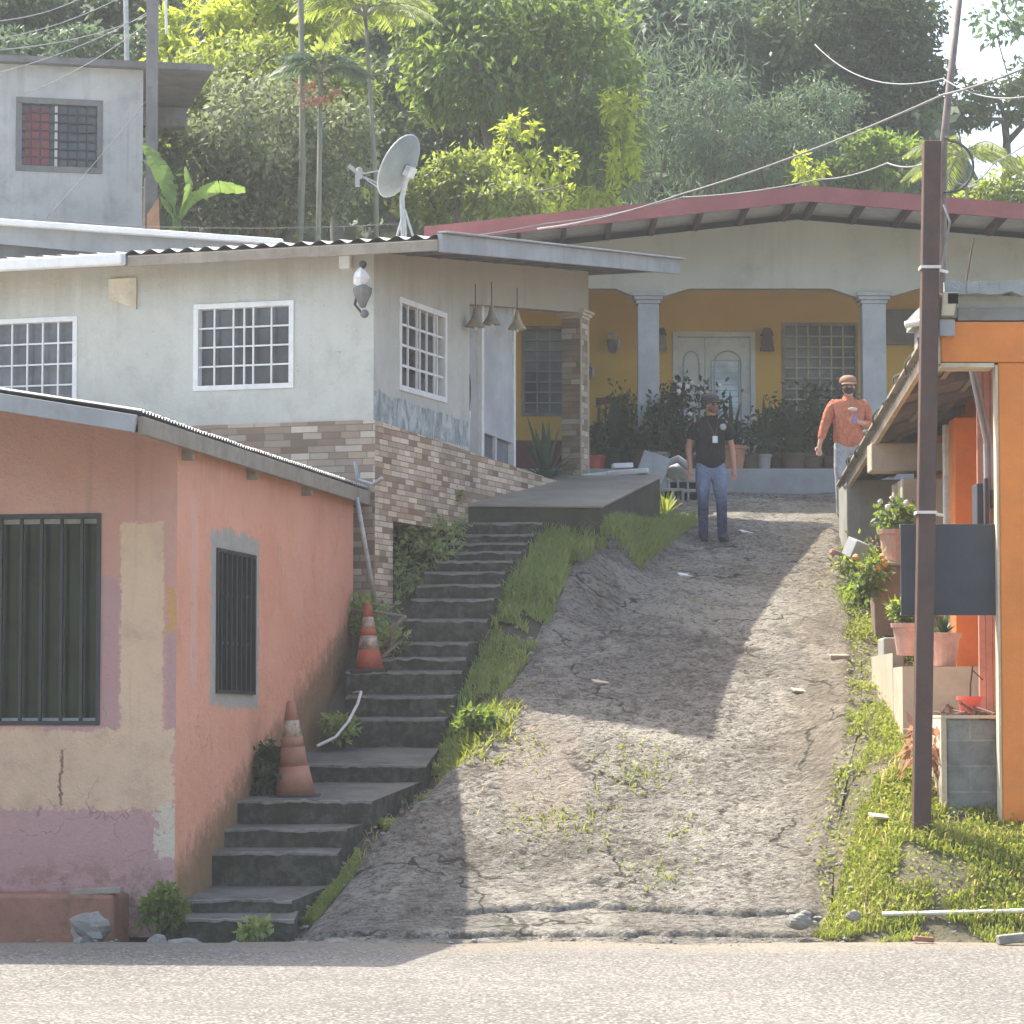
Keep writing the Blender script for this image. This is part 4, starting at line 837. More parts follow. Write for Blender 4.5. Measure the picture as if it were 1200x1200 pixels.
for a, b, gl in ((dh[0] + .075, xm - .006, False), (xm + .006, dh[1] - .075, True)):
    mb = MB(); mb.wbox(BW, a, b, fl, dh[3] - .075, -.08, -.035); d_ = mb.build('door', M['whitem'], yh, bevel=0.004, label='white door leaf with frosted glass' if gl else 'narrow white door leaf')
    m0, m1 = a + (b - a) * .2, b - (b - a) * .2; zz = dh[3] - .45; arch = [BW.p(m0, fl + .3, -.03), BW.p(m0, zz, -.03)] + [BW.p((m0 + m1) / 2 - (m1 - m0) / 2 * math.cos(t), zz + .18 * math.sin(t), -.03) for t in np.linspace(0.1, 3.04, 12)] + [BW.p(m1, zz, -.03), BW.p(m1, fl + .3, -.03)]
    mo = MB().tube(arch, .011, 6); mo.build('moulding', M['column'], d_, smooth=True)
    if gl:
        g0, g1, z0, z1 = xat(835, DB), xat(866, DB), zat(485, DB), zat(423, DB)
        gp = MB(); gp.wbox(BW, g0, g1, z0, z1, -.034, -.028); go = gp.build('pane', M['glassw'], d_)
        gb = MB()
        for k in range(1, 9): z = z0 + (z1 - z0) * k / 9; gb.wbox(BW, g0, g1, z - .004, z + .004, -.03, -.022)
        gb.wbox(BW, g0 - .015, g0, z0, z1, -.035, -.018); gb.wbox(BW, g1, g1 + .015, z0, z1, -.035, -.018); gb.wbox(BW, g0 - .015, g1 + .015, z1, z1 + .015, -.035, -.018); gb.wbox(BW, g0 - .015, g1 + .015, z0 - .015, z0, -.035, -.018)
        gb.build('lead', M['galv'], d_)
    else:
        hb = MB(); z = zat(455, DB); hb.ball(BW.p(b - .07, z, -.01), .04, sq=(1, .6, 1.3)); hb.bar(BW.p(b - .07, z - .05, 0), BW.p(b - .09, z - .17, .02), .025, .03); hb.build('handle', M['black'], d_)
mb = MB(); mb.box(xat(520, 42), 9.5, 42.0, DB + .05, 4.3, fl); mb.build('patio', M['patio'], yh, bevel=0.015, label='grey concrete patio step')
# roof
mb = MB(); Y0, Y1 = 41.0, 53.0
for xa, xb in ((-1.15, PKX), (PKX, XW1)):
    mb.hexa([(xa, Y0, roofz(xa) - .07), (xb, Y0, roofz(xb) - .07), (xb, Y1, roofz(xb) - .07), (xa, Y1, roofz(xa) - .07), (xa, Y0, roofz(xa) - .005), (xb, Y0, roofz(xb) - .005), (xb, Y1, roofz(xb) - .005), (xa, Y1, roofz(xa) - .005)])
ro = mb.build('roof', M['sheet'], yh)
mb = MB()
for xa, xb in ((-1.15, PKX), (PKX, XW1)):
    mb.hexa([(xa, Y0 - .06, roofz(xa) - .2), (xb, Y0 - .06, roofz(xb) - .2), (xb, Y0 - .02, roofz(xb) - .2), (xa, Y0 - .02, roofz(xa) - .2), (xa, Y0 - .06, roofz(xa) + .01), (xb, Y0 - .06, roofz(xb) + .01), (xb, Y0 - .02, roofz(xb) + .01), (xa, Y0 - .02, roofz(xa) + .01)])
mb.build('fascia', M['maroon'], ro)
mb = MB()
for xa, xb in ((-1.15, PKX), (PKX, XW1)): mb.poly([(xa, Y0, roofz(xa) - .074), (xb, Y0, roofz(xb) - .074), (xb, 42.7, roofz(xb) - .074), (xa, 42.7, roofz(xa) - .074)])
mb.build('soffit', M['whitem'], ro)
mb = MB()
x = PKX - .12
xs_ = [PKX + 0.1 + .62 * k for k in range(9)] + [PKX - .2 - .6 * k for k in range(8)]
for x in xs_: mb.bar((x, Y0 + .0, roofz(x) - .135), (x, 45.0, roofz(x) - .135), .055, .125)
mb.build('purlin', M['purlin'], ro)
mb = MB().poly([(XW0, 42.7, 7.9), (XW1, 42.7, 7.9), (XW1, DB, 7.9), (XW0, DB, 7.9)]); mb.build('ceiling', M['whitem'], yh)
mb = MB().poly([(XW1, 42.6, 4.9), (XW1, DB, 4.9), (XW1, DB, 8.1), (XW1, 42.6, 8.1)]); mb.poly([(XW0, DB, 4.9), (XW0, 53, 4.9), (XW0, 53, 8.1), (XW0, DB, 8.1)]); mb.poly([(XW1, DB, 4.9), (XW1, 53, 4.9), (XW1, 53, 8.1), (XW1, DB, 8.1)]); mb.build('wall', M['ochre'], yh, label='plain end walls')
mb = MB(); a = at(1040, 378, 44.5); mb.wbox(AX, a.x, XW1, a.z - .3, a.z + .2, -44.66, -44.6); mb.build('shade_panel', M['under'], yh, label='dull brown panel at the right end of the patio')
# lamps on the yellow wall
def wall_lamp(px, py, D, label, body, kind):
    c = at(px, py, D); t = thing('wall_lamp', label, 'lamp', c)
    if kind == 'shell':
        MB().lathe([(.0, -.16), (.05, -.13), (.08, -.03), (.085, .03), (.05, .05)], c, 8).build('lamp_shade', M['roofdk'], t)
        MB().ball(c + Vector((0, 0, .09)), .07, 8, 6, (1, .8, .9), .4).build('cap', M['woodt'], t); MB().ball(c + Vector((.075, 0, -.01)), .04, 8, 6, (1, .7, 2), .3).build('trim', M['cream'], t)
    else:
        MB().prism([c + Vector((-.10, -.04, -.16)), c + Vector((.10, -.04, -.16)), c + Vector((.065, -.04, .06)), c + Vector((-.065, -.04, .06))], (0, .12, 0)).build('lamp_shade', body, t)
        MB().prism([c + Vector((-.09, -.06, .06)), c + Vector((.09, -.06, .06)), c + Vector((.05, -.06, .16)), c + Vector((-.05, -.06, .16))], (0, .14, 0)).build('cap', M['darkpot'], t)
    mb = MB(); mb.box(c.x - .03, c.x + .03, c.y + .05, DB - .002, c.z - .03, c.z + .05); mb.build('bracket', M['black'], t)
wall_lamp(718, 402, 44.5, 'ornate wall lamp with pale trim on the ochre wall left of the column', M['woodg'], 'shell')
wall_lamp(688, 434, 44.5, 'ornate wall lamp half hidden by the stone clad porch column', M['woodg'], 'shell')
wall_lamp(774, 398, 44.5, 'dark wall lamp peeping out between the left column and the white door', M['woodg'], 'box')
wall_lamp(899, 398, 44.5, 'dark tapered wall lamp between white door and gridded window', M['purlin'], 'box')

# ---------------------------------------------------------------- upper grey house at left
D0 = 43.0; UC = at(168, 84, D0); UU = Vector((0.95, 0.22, 0)).normalized(); UF = WF((UC.x - UU.x * 7, UC.y - UU.y * 7), UU)
uh = thing('upper_house', 'bare grey cement house with barred window high on the left', 'house', (UC.x, UC.y, 5))
uw = (7 - 1.72, 7 - .56, zat(205, D0), zat(121, D0))
mb = MB().wall(UF, 0, 7, 4.8, UC.z + .02, [uw], .14); mb.build('wall', M['upper'], uh)
mb = MB(); q = UF.p(7, 4.8); n_ = -UF.n; mb.poly([q, q + n_ * 5, q + n_ * 5 + Vector((0, 0, UC.z - 4.8)), q + Vector((0, 0, UC.z - 4.8))]); mb.build('wall', M['roofdk'], uh, label='dark side wall')
mb = MB(); mb.wbox(UF, -.5, 7.95, UC.z + .02, UC.z + .11, -5, .18); mb.build('roof', M['roofdk'], uh, label='flat dark roof slab')
mb = MB(); mb.wbox(UF, 7.0, 7.9, UC.z - .28, UC.z + .0, -2.6, -2.4); mb.build('beam', M['roofdk'], uh)
fo = window(uh, UF, *uw, .12, 8, 7, M['roofdk'], M['glass'], .07, .02, bar_m=M['black'], label='dark barred window')
mb = MB(); mb.wbox(UF, uw[0] + .12, uw[0] + .47, uw[2] + .1, uw[3] - .12, -.085, -.08); mb.build('curtain', plain('dull_red_curtain', (0.33, 0.1, 0.11)), fo)
mb = MB(); mb.wbox(UF, uw[0] + .52, uw[0] + .56, uw[2] + .08, uw[3] - .08, -.08, -.06); mb.build('jamb', M['whitem'], fo)
a = at(171, 262, 42.6); mb = MB(); mb.hexa([a + Vector(p) for p in ((-.06, 0, -.3), (.16, 0, -.3), (.16, .03, -.3), (-.06, .03, -.3), (-.03, 0, .62), (.02, 0, .66), (.02, .03, .66), (-.03, .03, .62))])
o = mb.build('leaning_plank', M['woodt']); tag(o, 'pale brown plank leaning against the end of the upper grey house', 'plank')
a = at(181, 262, 42.3); mb = MB(); mb.hexa([a + Vector(p) for p in ((-.1, 0, -.3), (.08, 0, -.3), (.08, .03, -.3), (-.1, .03, -.3), (-.1, 0, .12), (.05, 0, .36), (.05, .03, .36), (-.1, .03, .12))])
o = mb.build('board', plain('orange_board', (0.5, 0.26, 0.15))); tag(o, 'short orange-brown board cut to a slant standing beside the banana plant', 'board')

# ---------------------------------------------------------------- orange house at right
oh = thing('orange_house', 'orange house with porch pillar, cracked concrete beam and low tin awning at right', 'house', (4.1, 26.3, 0.6))
DR = 26.3
px0 = xat(1171, DR); zb0 = zat(425, DR)
mb = MB(); mb.wbox(AX, px0, px0 + 1.6, .3, zb0, -DR - .28, -DR); mb.build('pillar', M['orange'], oh, bevel=0.012)
mb = MB(); mb.wbox(AX, px0 - .022, px0 - .002, .4, zb0 - .02, -DR - .14, -DR + .012); mb.build('sunlit_edge_trim', M['cream'], oh)  # cream trim that also carries the pillar's sunlit left face in its colour
bx0 = xat(1104, DR)
mb = MB(); mb.wbox(AX, bx0, px0 + 1.8, zb0 + .002, zat(377, DR), -DR - .3, -DR + .01); mb.build('beam', M['orange'], oh, bevel=0.012)
mb = MB(); mb.wbox(AX, bx0 - .03, bx0 - .003, zb0 - .01, zat(379, DR), -DR - .3, -DR + .012); mb.wbox(AX, bx0, px0 - .03, zb0 - .04, zb0 - .004, -DR - .3, -DR + .014); mb.build('sunlit_edge_trim', M['cream'], oh)  # sunlit left end of the beam put into a cream strip; cream underside
# broken concrete slab on top, ragged edge
sx0 = xat(1108, DR); mb = MB(); n = 26; zt, zl = zat(331, DR), zat(346, DR)
for k in range(n):
    a, b = sx0 + 2.4 * k / n, sx0 + 2.4 * (k + 1) / n
    j = lambda x: .03 * mnoise.noise(Vector((x * 9, 3, 0))) + .02 * mnoise.noise(Vector((x * 23, 5, 0)))
    mb.wbox(AX, a, b, zl + j(a), zt + .6 * j(a + 9), -DR - 2.5, -DR + .10 + j(a + 5), z0b=zl + j(b), z1b=zt + .6 * j(b + 9))
mb.build('roof_slab', M['block'], oh, label='broken grey concrete slab edge above the beam')
mb = MB(); mb.wbox(AX, sx0 + .06, px0 + 1.8, zat(372, DR), zl, -DR - 2.4, -DR - .02); mb.build('ring_beam', M['conc'], oh)
mb = MB(); mb.wbox(AX, sx0 + .12, px0 + 1.8, zat(374, DR) - .01, zat(361, DR), -DR - 2.4, -DR + .02 - .02); mb.build('gap_shade', M['under'], oh)  # dark strip added for the shaded gap below the slab
mb = MB(); mb.hexa([(sx0 - .04, DR - .12, zat(372, DR)), (sx0 + .07, DR - .12, zat(372, DR)), (sx0 + .12, DR + .4, zat(374, DR)), (sx0 - .02, DR + .4, zat(374, DR)), (sx0 - .02, DR - .12, zat(344, DR)), (sx0 + .11, DR - .12, zat(344, DR)), (sx0 + .13, DR + .4, zl), (sx0, DR + .4, zl)]); mb.build('beam_end', M['cream'], oh, bevel=0.01)
mb = MB(); mb.wbox(AX, sx0 + .02, sx0 + .105, zat(358, DR), zat(346, DR), -DR + .1, -DR + .125); mb.build('hole_shade', M['dark'], oh)  # black box stands in for the shade inside the beam end
mb = MB(); mb.box(bx0 - .02, bx0 + .11, DR - .09, DR - .02, zat(395, DR), zat(376, DR)); mb.build('junction_box', M['fascia'], oh, bevel=.006)
mb = MB().tube([at(1132, 332, 26.5), at(1141, 279, 26.6)], .008, 6); mb.build('rebar', M['rust'], oh)
# side wall up the driveway
OW = WF((4.62, 37.0), (0.02, -1)) ; OW = WF((4.75, 37.2), Vector((-0.012, -1, 0)))
mb = MB().wall(OW, 0, 8.6, 1.5, 4.9, (), .1, z1b=5.3); mb.build('wall', M['orange2'], oh, label='red-orange side wall under the awning')
mb = MB().wall(AX_ := WF((4.05, 28.62), (1, 0)), .55, 3.0, .8, 5.4, (), .1); mb.build('wall', M['orange2'], oh, label='porch back wall')
mb = MB()
xq = xat(1131, 31.2)
mb.wbox(WF((0, 31.2), (1, 0)), xat(1119, 31.2), xat(1146, 31.2), 1.8, 4.75, -.4, 0); mb.build('pilaster', M['orange2'], oh, bevel=.012)
mb = MB(); mb.box(xat(1106, 31.9), xat(1115, 31.9), 31.9, 31.98, 2.0, 4.75); mb.build('downpipe', M['hose'], oh, bevel=.02)
mb = MB()
for a, b in ((1146, 1153), (1154, 1161), (1162, 1168)): mb.wbox(WF((0, 27.6), (1, 0)), xat(a, 27.6), xat(b, 27.6), 1.6, zat(427, 27.6), -.05, .0)
mb.build('slat', M['pinkst'], oh, label='faded pink upright slats behind the pillar')
mb = MB()
for a, b, r in (((1137, 428), (1156, 520), .022), ((1141, 428), (1163, 520), .014), ((1156, 520), (1158, 612), .03), ((1163, 520), (1164, 615), .028)): mb.tube([at(*a, 27.3), at(*b, 27.3)], r, 8)
mb.build('conduit', M['fascia'], oh)
mb = MB(); A = at(1150, 563, 27.4); B = at(1168, 616, 27.2); mb.box(at(1141, 600, 27.4).x, at(1150, 600, 27.4).x, 27.2, 27.5, B.z, zat(568, 27.4)); mb.box(at(1152, 600, 27.2).x, at(1157, 600, 27.2).x, 27.1, 27.2, B.z, A.z); mb.box(at(1160, 600, 27.2).x, at(1168, 600, 27.2).x, 27.1, 27.2, zat(596, 27.2), zat(575, 27.2)); mb.build('meter_box', M['board'], oh, bevel=.01)
# awning
L0, L1 = at(1084, 408, 28.0), at(986, 571, 37.4)
rise = Vector((1.15, 0, .30)); R0, R1 = L0 + rise, L1 + Vector((.9, 0, .26))
mb = MB(); corrugated(mb, L0, L1 - L0, R0 - L0, 240, 4, .018, .18, 9.4); aw = mb.build('awning', M['sheet'], oh, smooth=True, label='low corrugated tin awning along the driveway')
mb = MB().poly([L0 - Vector((0, 0, .03)), L1 - Vector((0, 0, .03)), R1 - Vector((0, 0, .03)), R0 - Vector((0, 0, .03))]); mb.build('lining', M['under'], aw)
mb = MB(); mb.bar(L0 + Vector((.02, 0, -.075)), L1 + Vector((.02, 0, -.075)), .05, .10); mb.build('fascia', M['woodt'], aw, bevel=.006)
mb = MB(); mb.bar(L0 + Vector((-.03, 0, .02)), L1 + Vector((-.03, 0, .02)), .07, .025); mb.build('edge_flashing', M['woodg'], aw)
for k in range(7):
    mb = MB(); t = (k + .4) / 7; q = L0.lerp(L1, t) - Vector((0, 0, .07)); q2 = R0.lerp(R1, t) - Vector((0, 0, .07)); mb.bar(q + Vector((.05, 0, 0)), q2, .05, .09); mb.build('rafter', M['roofdk'], aw)
mb = MB()
for f in (.33, .66): mb.bar(L0.lerp(R0, f) - Vector((0, 0, .04)), L1.lerp(R1, f) - Vector((0, 0, .04)), .05, .05)
mb.build('batten', M['woodg'], aw)
pts = []
for k in range(60):
    t = k / 59; q = L0.lerp(L1, t); pts.append(q + Vector((-.06 + .03 * math.sin(k * .9), 0, .03 + .035 * math.sin(k * .55 + 1) * (1 if k % 7 else 2))))
MB().tube(pts, .012, 5).build('cable', M['cabled'], aw)
mb = MB(); A = at(1021, 519, 33.0); B = at(1074, 552, 33.0); mb.box(A.x, B.x + .4, 33.0, 33.4, B.z, A.z); mb.build('lintel', M['tanwall'], oh, bevel=.015, label='tan concrete beam end under the awning')
mb = MB(); A = at(992, 562, 36.4); mb.box(A.x, 4.9, 36.4, 37.3, 3.4, A.z); mb.build('foundation', M['conc'], oh, bevel=.02)
mb = MB(); A = at(1058, 520, 32.5); mb.box(A.x, 4.9, 32.6, 33.5, 2.0, zat(520, 32.5) - .35); mb.build('side_base', M['tanwall'], oh, bevel=.02)
mb = MB().tube([at(1078, 378, 27.2) + Vector((-.13, 0, -.02)), at(1078, 378, 27.2), at(1098, 376, 27.2), at(1104, 374, 27.2)], .03, 8); mb.build('pipe_elbow', M['hose'], oh, smooth=True)
# landing, block wall
mb = MB(); z0 = zat(781, 28.2); xa = xat(1056, 28.2); mb.box(xa, 5.2, 28.2, 30.4, .6, z0); mb.box(xat(1040, 29.2), xa - .003, 28.9, 30.6, .8, zat(766, 29.2)); mb.build('landing', M['tanwall'], oh, bevel=.015, label='tan concrete landing holding plant pots')
mb = MB(); mb.box(xat(1034, 30.9), xat(1058, 30.9), 30.9, 31.4, 1.6, zat(747, 30.9)); mb.build('small_step', M['conc'], oh, bevel=.02)
bw = MB(); xa, xb = xat(1107, 26.6), xat(1176, 26.6); bw.box(xa, xb + .1, 26.6, 28.19, .3, zat(843, 26.6)); o = bw.build('block_wall', M['cmu'], None, bevel=.012); tag(o, 'short stub of bare grey concrete blockwork between pole and orange pillar', 'wall')
mb = MB(); mb.box(xa - .05, xa - .004, 26.58, 28.0, .3, zat(841, 26.6)); mb.box(xa - .05, xb, 26.57, 28.0, zat(842, 26.6), zat(838, 26.6)); mb.build('sunlit_edge', M['cream'], o)  # cream strips: sunlight on the block edges put into colour
# ---------------------------------------------------------------- pole, board, cables
M['rustl'] = aged('weathered_mast', (0.24, 0.2, 0.18), (0.12, 0.075, 0.05), .7, 4, .4, rough=.6)
pb = at(1078, 975, 26.2); pt = at(1092, 166, 26.2)
up = thing('utility_pole', 'brown square steel pole with thin pipe mast strapped behind it at right', 'pole', pb)
MB().bar(pb - Vector((0, 0, .4)), pt, .145, .145).build('pole', M['rust'], up, bevel=0.012)
m0 = at(1103, 378, 26.36); m1 = at(1104, 330, 26.36); m2 = at(1106, 165, 26.36); m3 = at(1128, -40, 26.36)
MB().tube([m0, m1, m2, m3], [.034, .034, .032, .03], 8).build('mast', M['rustl'], up, smooth=True)
for y in (316, 604): q = pt.lerp(pb, (y - 166) / 809.0); mb = MB(); mb.box(q.x - .085, q.x + .085, 26.11, 26.29, q.z - .012, q.z + .012); mb.tube([q + Vector((.05, .05, 0)), q + Vector((.17, .16, -.01))], .014, 6); mb.build('strap', M['hose'], up)
c = at(1110, 195, 26.3); MB().tube([c + Vector((-.02, 0, .25))] + [c + Vector((.22 * math.sin(a), 0, .22 * math.cos(a))) for a in np.linspace(.1, 3.3, 16)], .012, 6).build('cable_loop', M['cabled'], up, smooth=True)
MB().tube([at(1106, 240, 26.3), at(1113, 260, 26.2), at(1108, 290, 26.25), at(1104, 312, 26.3)], .01, 6).build('loose_wire', M['cable'], up)
mb = MB(); q = at(1094, 352, 26.3); mb.box(q.x - .02, q.x + .14, 26.25, 26.34, q.z - .22, q.z + .05); mb.build('service_box', M['woodg'], up, bevel=.01)
bo = thing('sign_board', 'blank dark grey sign board fixed behind the brown pole', 'sign', at(1112, 666, 26.45))
x0, x1, z0, z1 = xat(1055, 26.4), xat(1170, 26.4), zat(721, 26.4), zat(614, 26.4)
mb = MB(); mb.box(x0, x1, 26.40, 26.43, z0, z1); mb.build('panel', M['board'], bo, bevel=.006)
mb = MB(); mb.box(x0, x1, 26.431, 26.46, z0, z0 + .03); mb.box(x0, x1, 26.431, 26.46, z1 - .03, z1); mb.box(x1 - .03, x1 - .018, 26.385, 26.399, z0 + .1, z1 - .09); mb.build('frame', M['fascia'], bo)
def cable(label, pts, r=.014, sag=0.0, mat='cable', n=24):
    P = [at(*p) for p in pts]; out = []
    for a, b in zip(P[:-1], P[1:]):
        for k in range(n): t = k / n; out.append(a.lerp(b, t) - Vector((0, 0, 4 * sag * t * (1 - t))))
    out.append(P[-1]); o = MB().tube(out, r * .48, 5).build('power_cable', M[mat], None, smooth=True); tag(o, label, 'cable')
cable('thick pale cable rising from the maroon roof across the right hand pole to the sky', [(630, 268, 36), (800, 227, 33), (1105, 111, 26.4), (1290, 36, 22)], .022, .05)
cable('thin cable crossing the trees to the pole top and sagging on to the right edge', [(955, 52, 40), (1105, 92, 26.5), (1290, 70, 22)], .014, .22)
cable('service cable lying along the yellow house roof edge to the pole', [(400, 292, 38), (640, 262, 40.6), (800, 231, 40.4), (960, 210, 38), (1040, 191, 30), (1088, 190, 26.3)], .016, .04)
cable('cable running off the right edge low over the light green palm', [(1112, 208, 26.5), (1165, 190, 27), (1290, 70, 24)], .013, .12)
cable('thin wire dangling at the top of the trees beside the sky', [(1112, 90, 26.4), (1104, 40, 26.6), (1106, -20, 26.6)], .008, .0)
cable('stub of pale wire hanging at the top edge over the middle trees', [(934, -20, 44), (938, 26, 44)], .02, 0)
for k, (a, b) in enumerate((((-30, 26, 33), (110, -10, 42)), ((-30, 50, 33), (150, -8, 42)), ((-30, 60, 30), (172, 18, 42)), ((-30, 92, 33), (178, 12, 43.6)), ((28, 110, 40), (178, 22, 43.6)))):
    lab = ['topmost thin cable at the upper left edge', 'second thin cable from the top at the upper left', 'pale cable of the upper left bundle ending at the dark pole', 'lower pale cable sloping down to the left edge over the upper house', 'cable slanting down to the wall of the upper grey house'][k]
    cable(lab, [a, b], .013, .1)
cable('dark thin wire slanting down across the upper house wall to the annex roof', [(178, 110, 42.6), (55, 255, 40)], .008, .02, 'cabled')
cable('thin wire stretched above the annex roof to the satellite dish', [(55, 256, 37), (210, 266, 36.5), (470, 262, 36.4)], .01, .03, 'cabled')
t = thing('service_pole', 'dark square pole standing at the end of the upper grey house', 'pole', at(177, 262, 42.5)); MB().bar(at(177, 300, 42.5), at(179, -20, 42.5), .15, .15).build('pole', M['roofdk'], t)
o = MB().tube([at(149, 78, 44), at(147, -20, 44)], .035, 8).build('roof_mast', M['galv']); tag(o, 'pale thin mast on the roof of the upper grey house', 'mast')
o = MB().tube([at(195, 40, 44), at(194, -20, 44)], .02, 8).build('roof_mast', M['hose']); tag(o, 'short white mast beside the yellow-green tree at the top left', 'mast')
# pipes at the pink house
o = MB().tube([at(418, 583, 31.3), at(430, 650, 31.4), at(441, 712, 31.6)], .022, 8).build('drain_pipe', M['galv'], None, smooth=True); tag(o, 'thin grey drain pipe slanting down behind the pink house eave', 'pipe')
mb = MB().tube([at(416, 541, 31.2), at(420, 562, 31.2), at(437, 568, 31.1), at(448, 560, 31.0)], .02, 6); o = mb.build('gutter_stub', M['fascia']); tag(o, 'bent scrap of grey gutter at the far end of the pink house eave', 'gutter')
o = MB().tube([at(413, 715, 31.4), at(445, 718, 31.2), at(474, 722, 30.9)], .016, 6).build('hand_rail', M['cable'], None, smooth=True); tag(o, 'thin rail from the pink house to the stairs behind the red cone', 'rail')
o = MB().tube([at(475, 722, 30.9), at(462, 735, 31), at(455, 760, 31), at(470, 748, 31), at(440, 778, 31)], .022, 6).build('scrap_frame', M['woodg'], None, smooth=True); tag(o, 'bent grey scrap metal lying left of the stairs', 'scrap')
o = MB().tube([at(414, 812, 30.5), at(423, 811, 30.3), at(419, 825, 30.2), at(408, 846, 29.9), at(393, 864, 29.7), at(372, 874, 29.4)], .015, 8).build('white_hose', M['hose'], None, smooth=True); tag(o, 'white plastic pipe curving along the foot of the salmon wall', 'pipe')
mb = MB().tube([Vector((xat(1030, 25.15), 25.15, G(3.0, 25.15) + .03)), Vector((4.6, 25.12, G(3.8, 25.12) + .03)), Vector((6, 25.1, .36))], .02, 8); o = mb.build('water_pipe', M['hose'], None, smooth=True); tag(o, 'white pipe lying along the roadside below the grassy bank', 'pipe')
# loose gravel
rgv = np.random.default_rng(21); gv = MB()
def gstone(x, y, r): gv.ball((x, y, G(x, y) + r * .25), r, 6, 4, (rgv.uniform(.8, 1.5), rgv.uniform(.7, 1.1), rgv.uniform(.5, .8)), .5)
for _ in range(230): gstone(rgv.uniform(-4.6, 5.2), 24.75 + rgv.normal() * .4, rgv.uniform(.006, .022))
for _ in range(260): y = rgv.uniform(25.3, 36); gstone(float(np.interp(y, *XRp)) + rgv.normal() * .25 - .05, y, rgv.uniform(.01, .032))
for _ in range(200): y = rgv.uniform(25.2, 32); gstone(float(np.interp(y, *XLp)) + rgv.normal() * .25 + .15, y, rgv.uniform(.01, .03))
for _ in range(220): y = rgv.uniform(25.2, 39); gstone(rgv.uniform(float(np.interp(y, *XLp)), float(np.interp(y, *XRp))), y, rgv.uniform(.008, .022))
o = gv.build('gravel', M['rock'], None); tag(o, 'loose gravel scattered along the roadside and driveway edges', 'gravel', kind='stuff')
# ---------------------------------------------------------------- cones
def cone(c, h, label, cm, lean=(0, 0)):
    t = thing('traffic_cone', label, 'traffic cone', c, 'traffic cones left on the stairs')
    T = Matrix.Rotation(lean[0], 3, 'Y') @ Matrix.Rotation(lean[1], 3, 'X'); c = Vector(c)
    b = h * .21; R = lambda z: b * (1 - .80 * z)
    MB().lathe([(R(0), .03), (R(.33), h * .33)], c, 20, T).build('body', cm, t, smooth=True)
    MB().lathe([(R(.33) * .99, h * .33), (R(.53) * .99, h * .53)], c, 20, T).build('band', M['cone'] if cm is M['cone'] else M['collar'], t, smooth=True)
    mb = MB().lathe([(R(.53), h * .53), (R(.63), h * .63)], c, 20, T); mb.build('body', cm, t, smooth=True)
    MB().lathe([(R(.63) * .99, h * .63), (R(.80) * .99, h * .80)], c, 20, T).build('collar', M['collar'], t, smooth=True)
    MB().lathe([(R(.80), h * .80), (R(1.0), h * .985), (R(1.0) * .6, h)], c, 20, T).build('tip', cm, t, smooth=True)
    mb = MB(); w = b * 1.25; mb.hexa([c + T @ Vector(p) for p in ((-w, -w, -.01), (w, -w, -.01), (w, w, -.01), (-w, w, -.01), (-w, -w, .03), (w, -w, .03), (w, w, .03), (-w, w, .03))]); mb.build('base', M['rubber'], t, bevel=.012)
cone(at(346, 937, 27.9) + Vector((0, 0, 0.01)), .86, 'faded orange traffic cone leaning by the salmon wall on the lower stairs', M['cone'], (-.05, .02))
cone(at(433, 788, 31.0) + Vector((0, 0, -.0)), .68, 'red and white traffic cone higher up beside the stairs and stone base', M['cone2'], (-.03, 0))
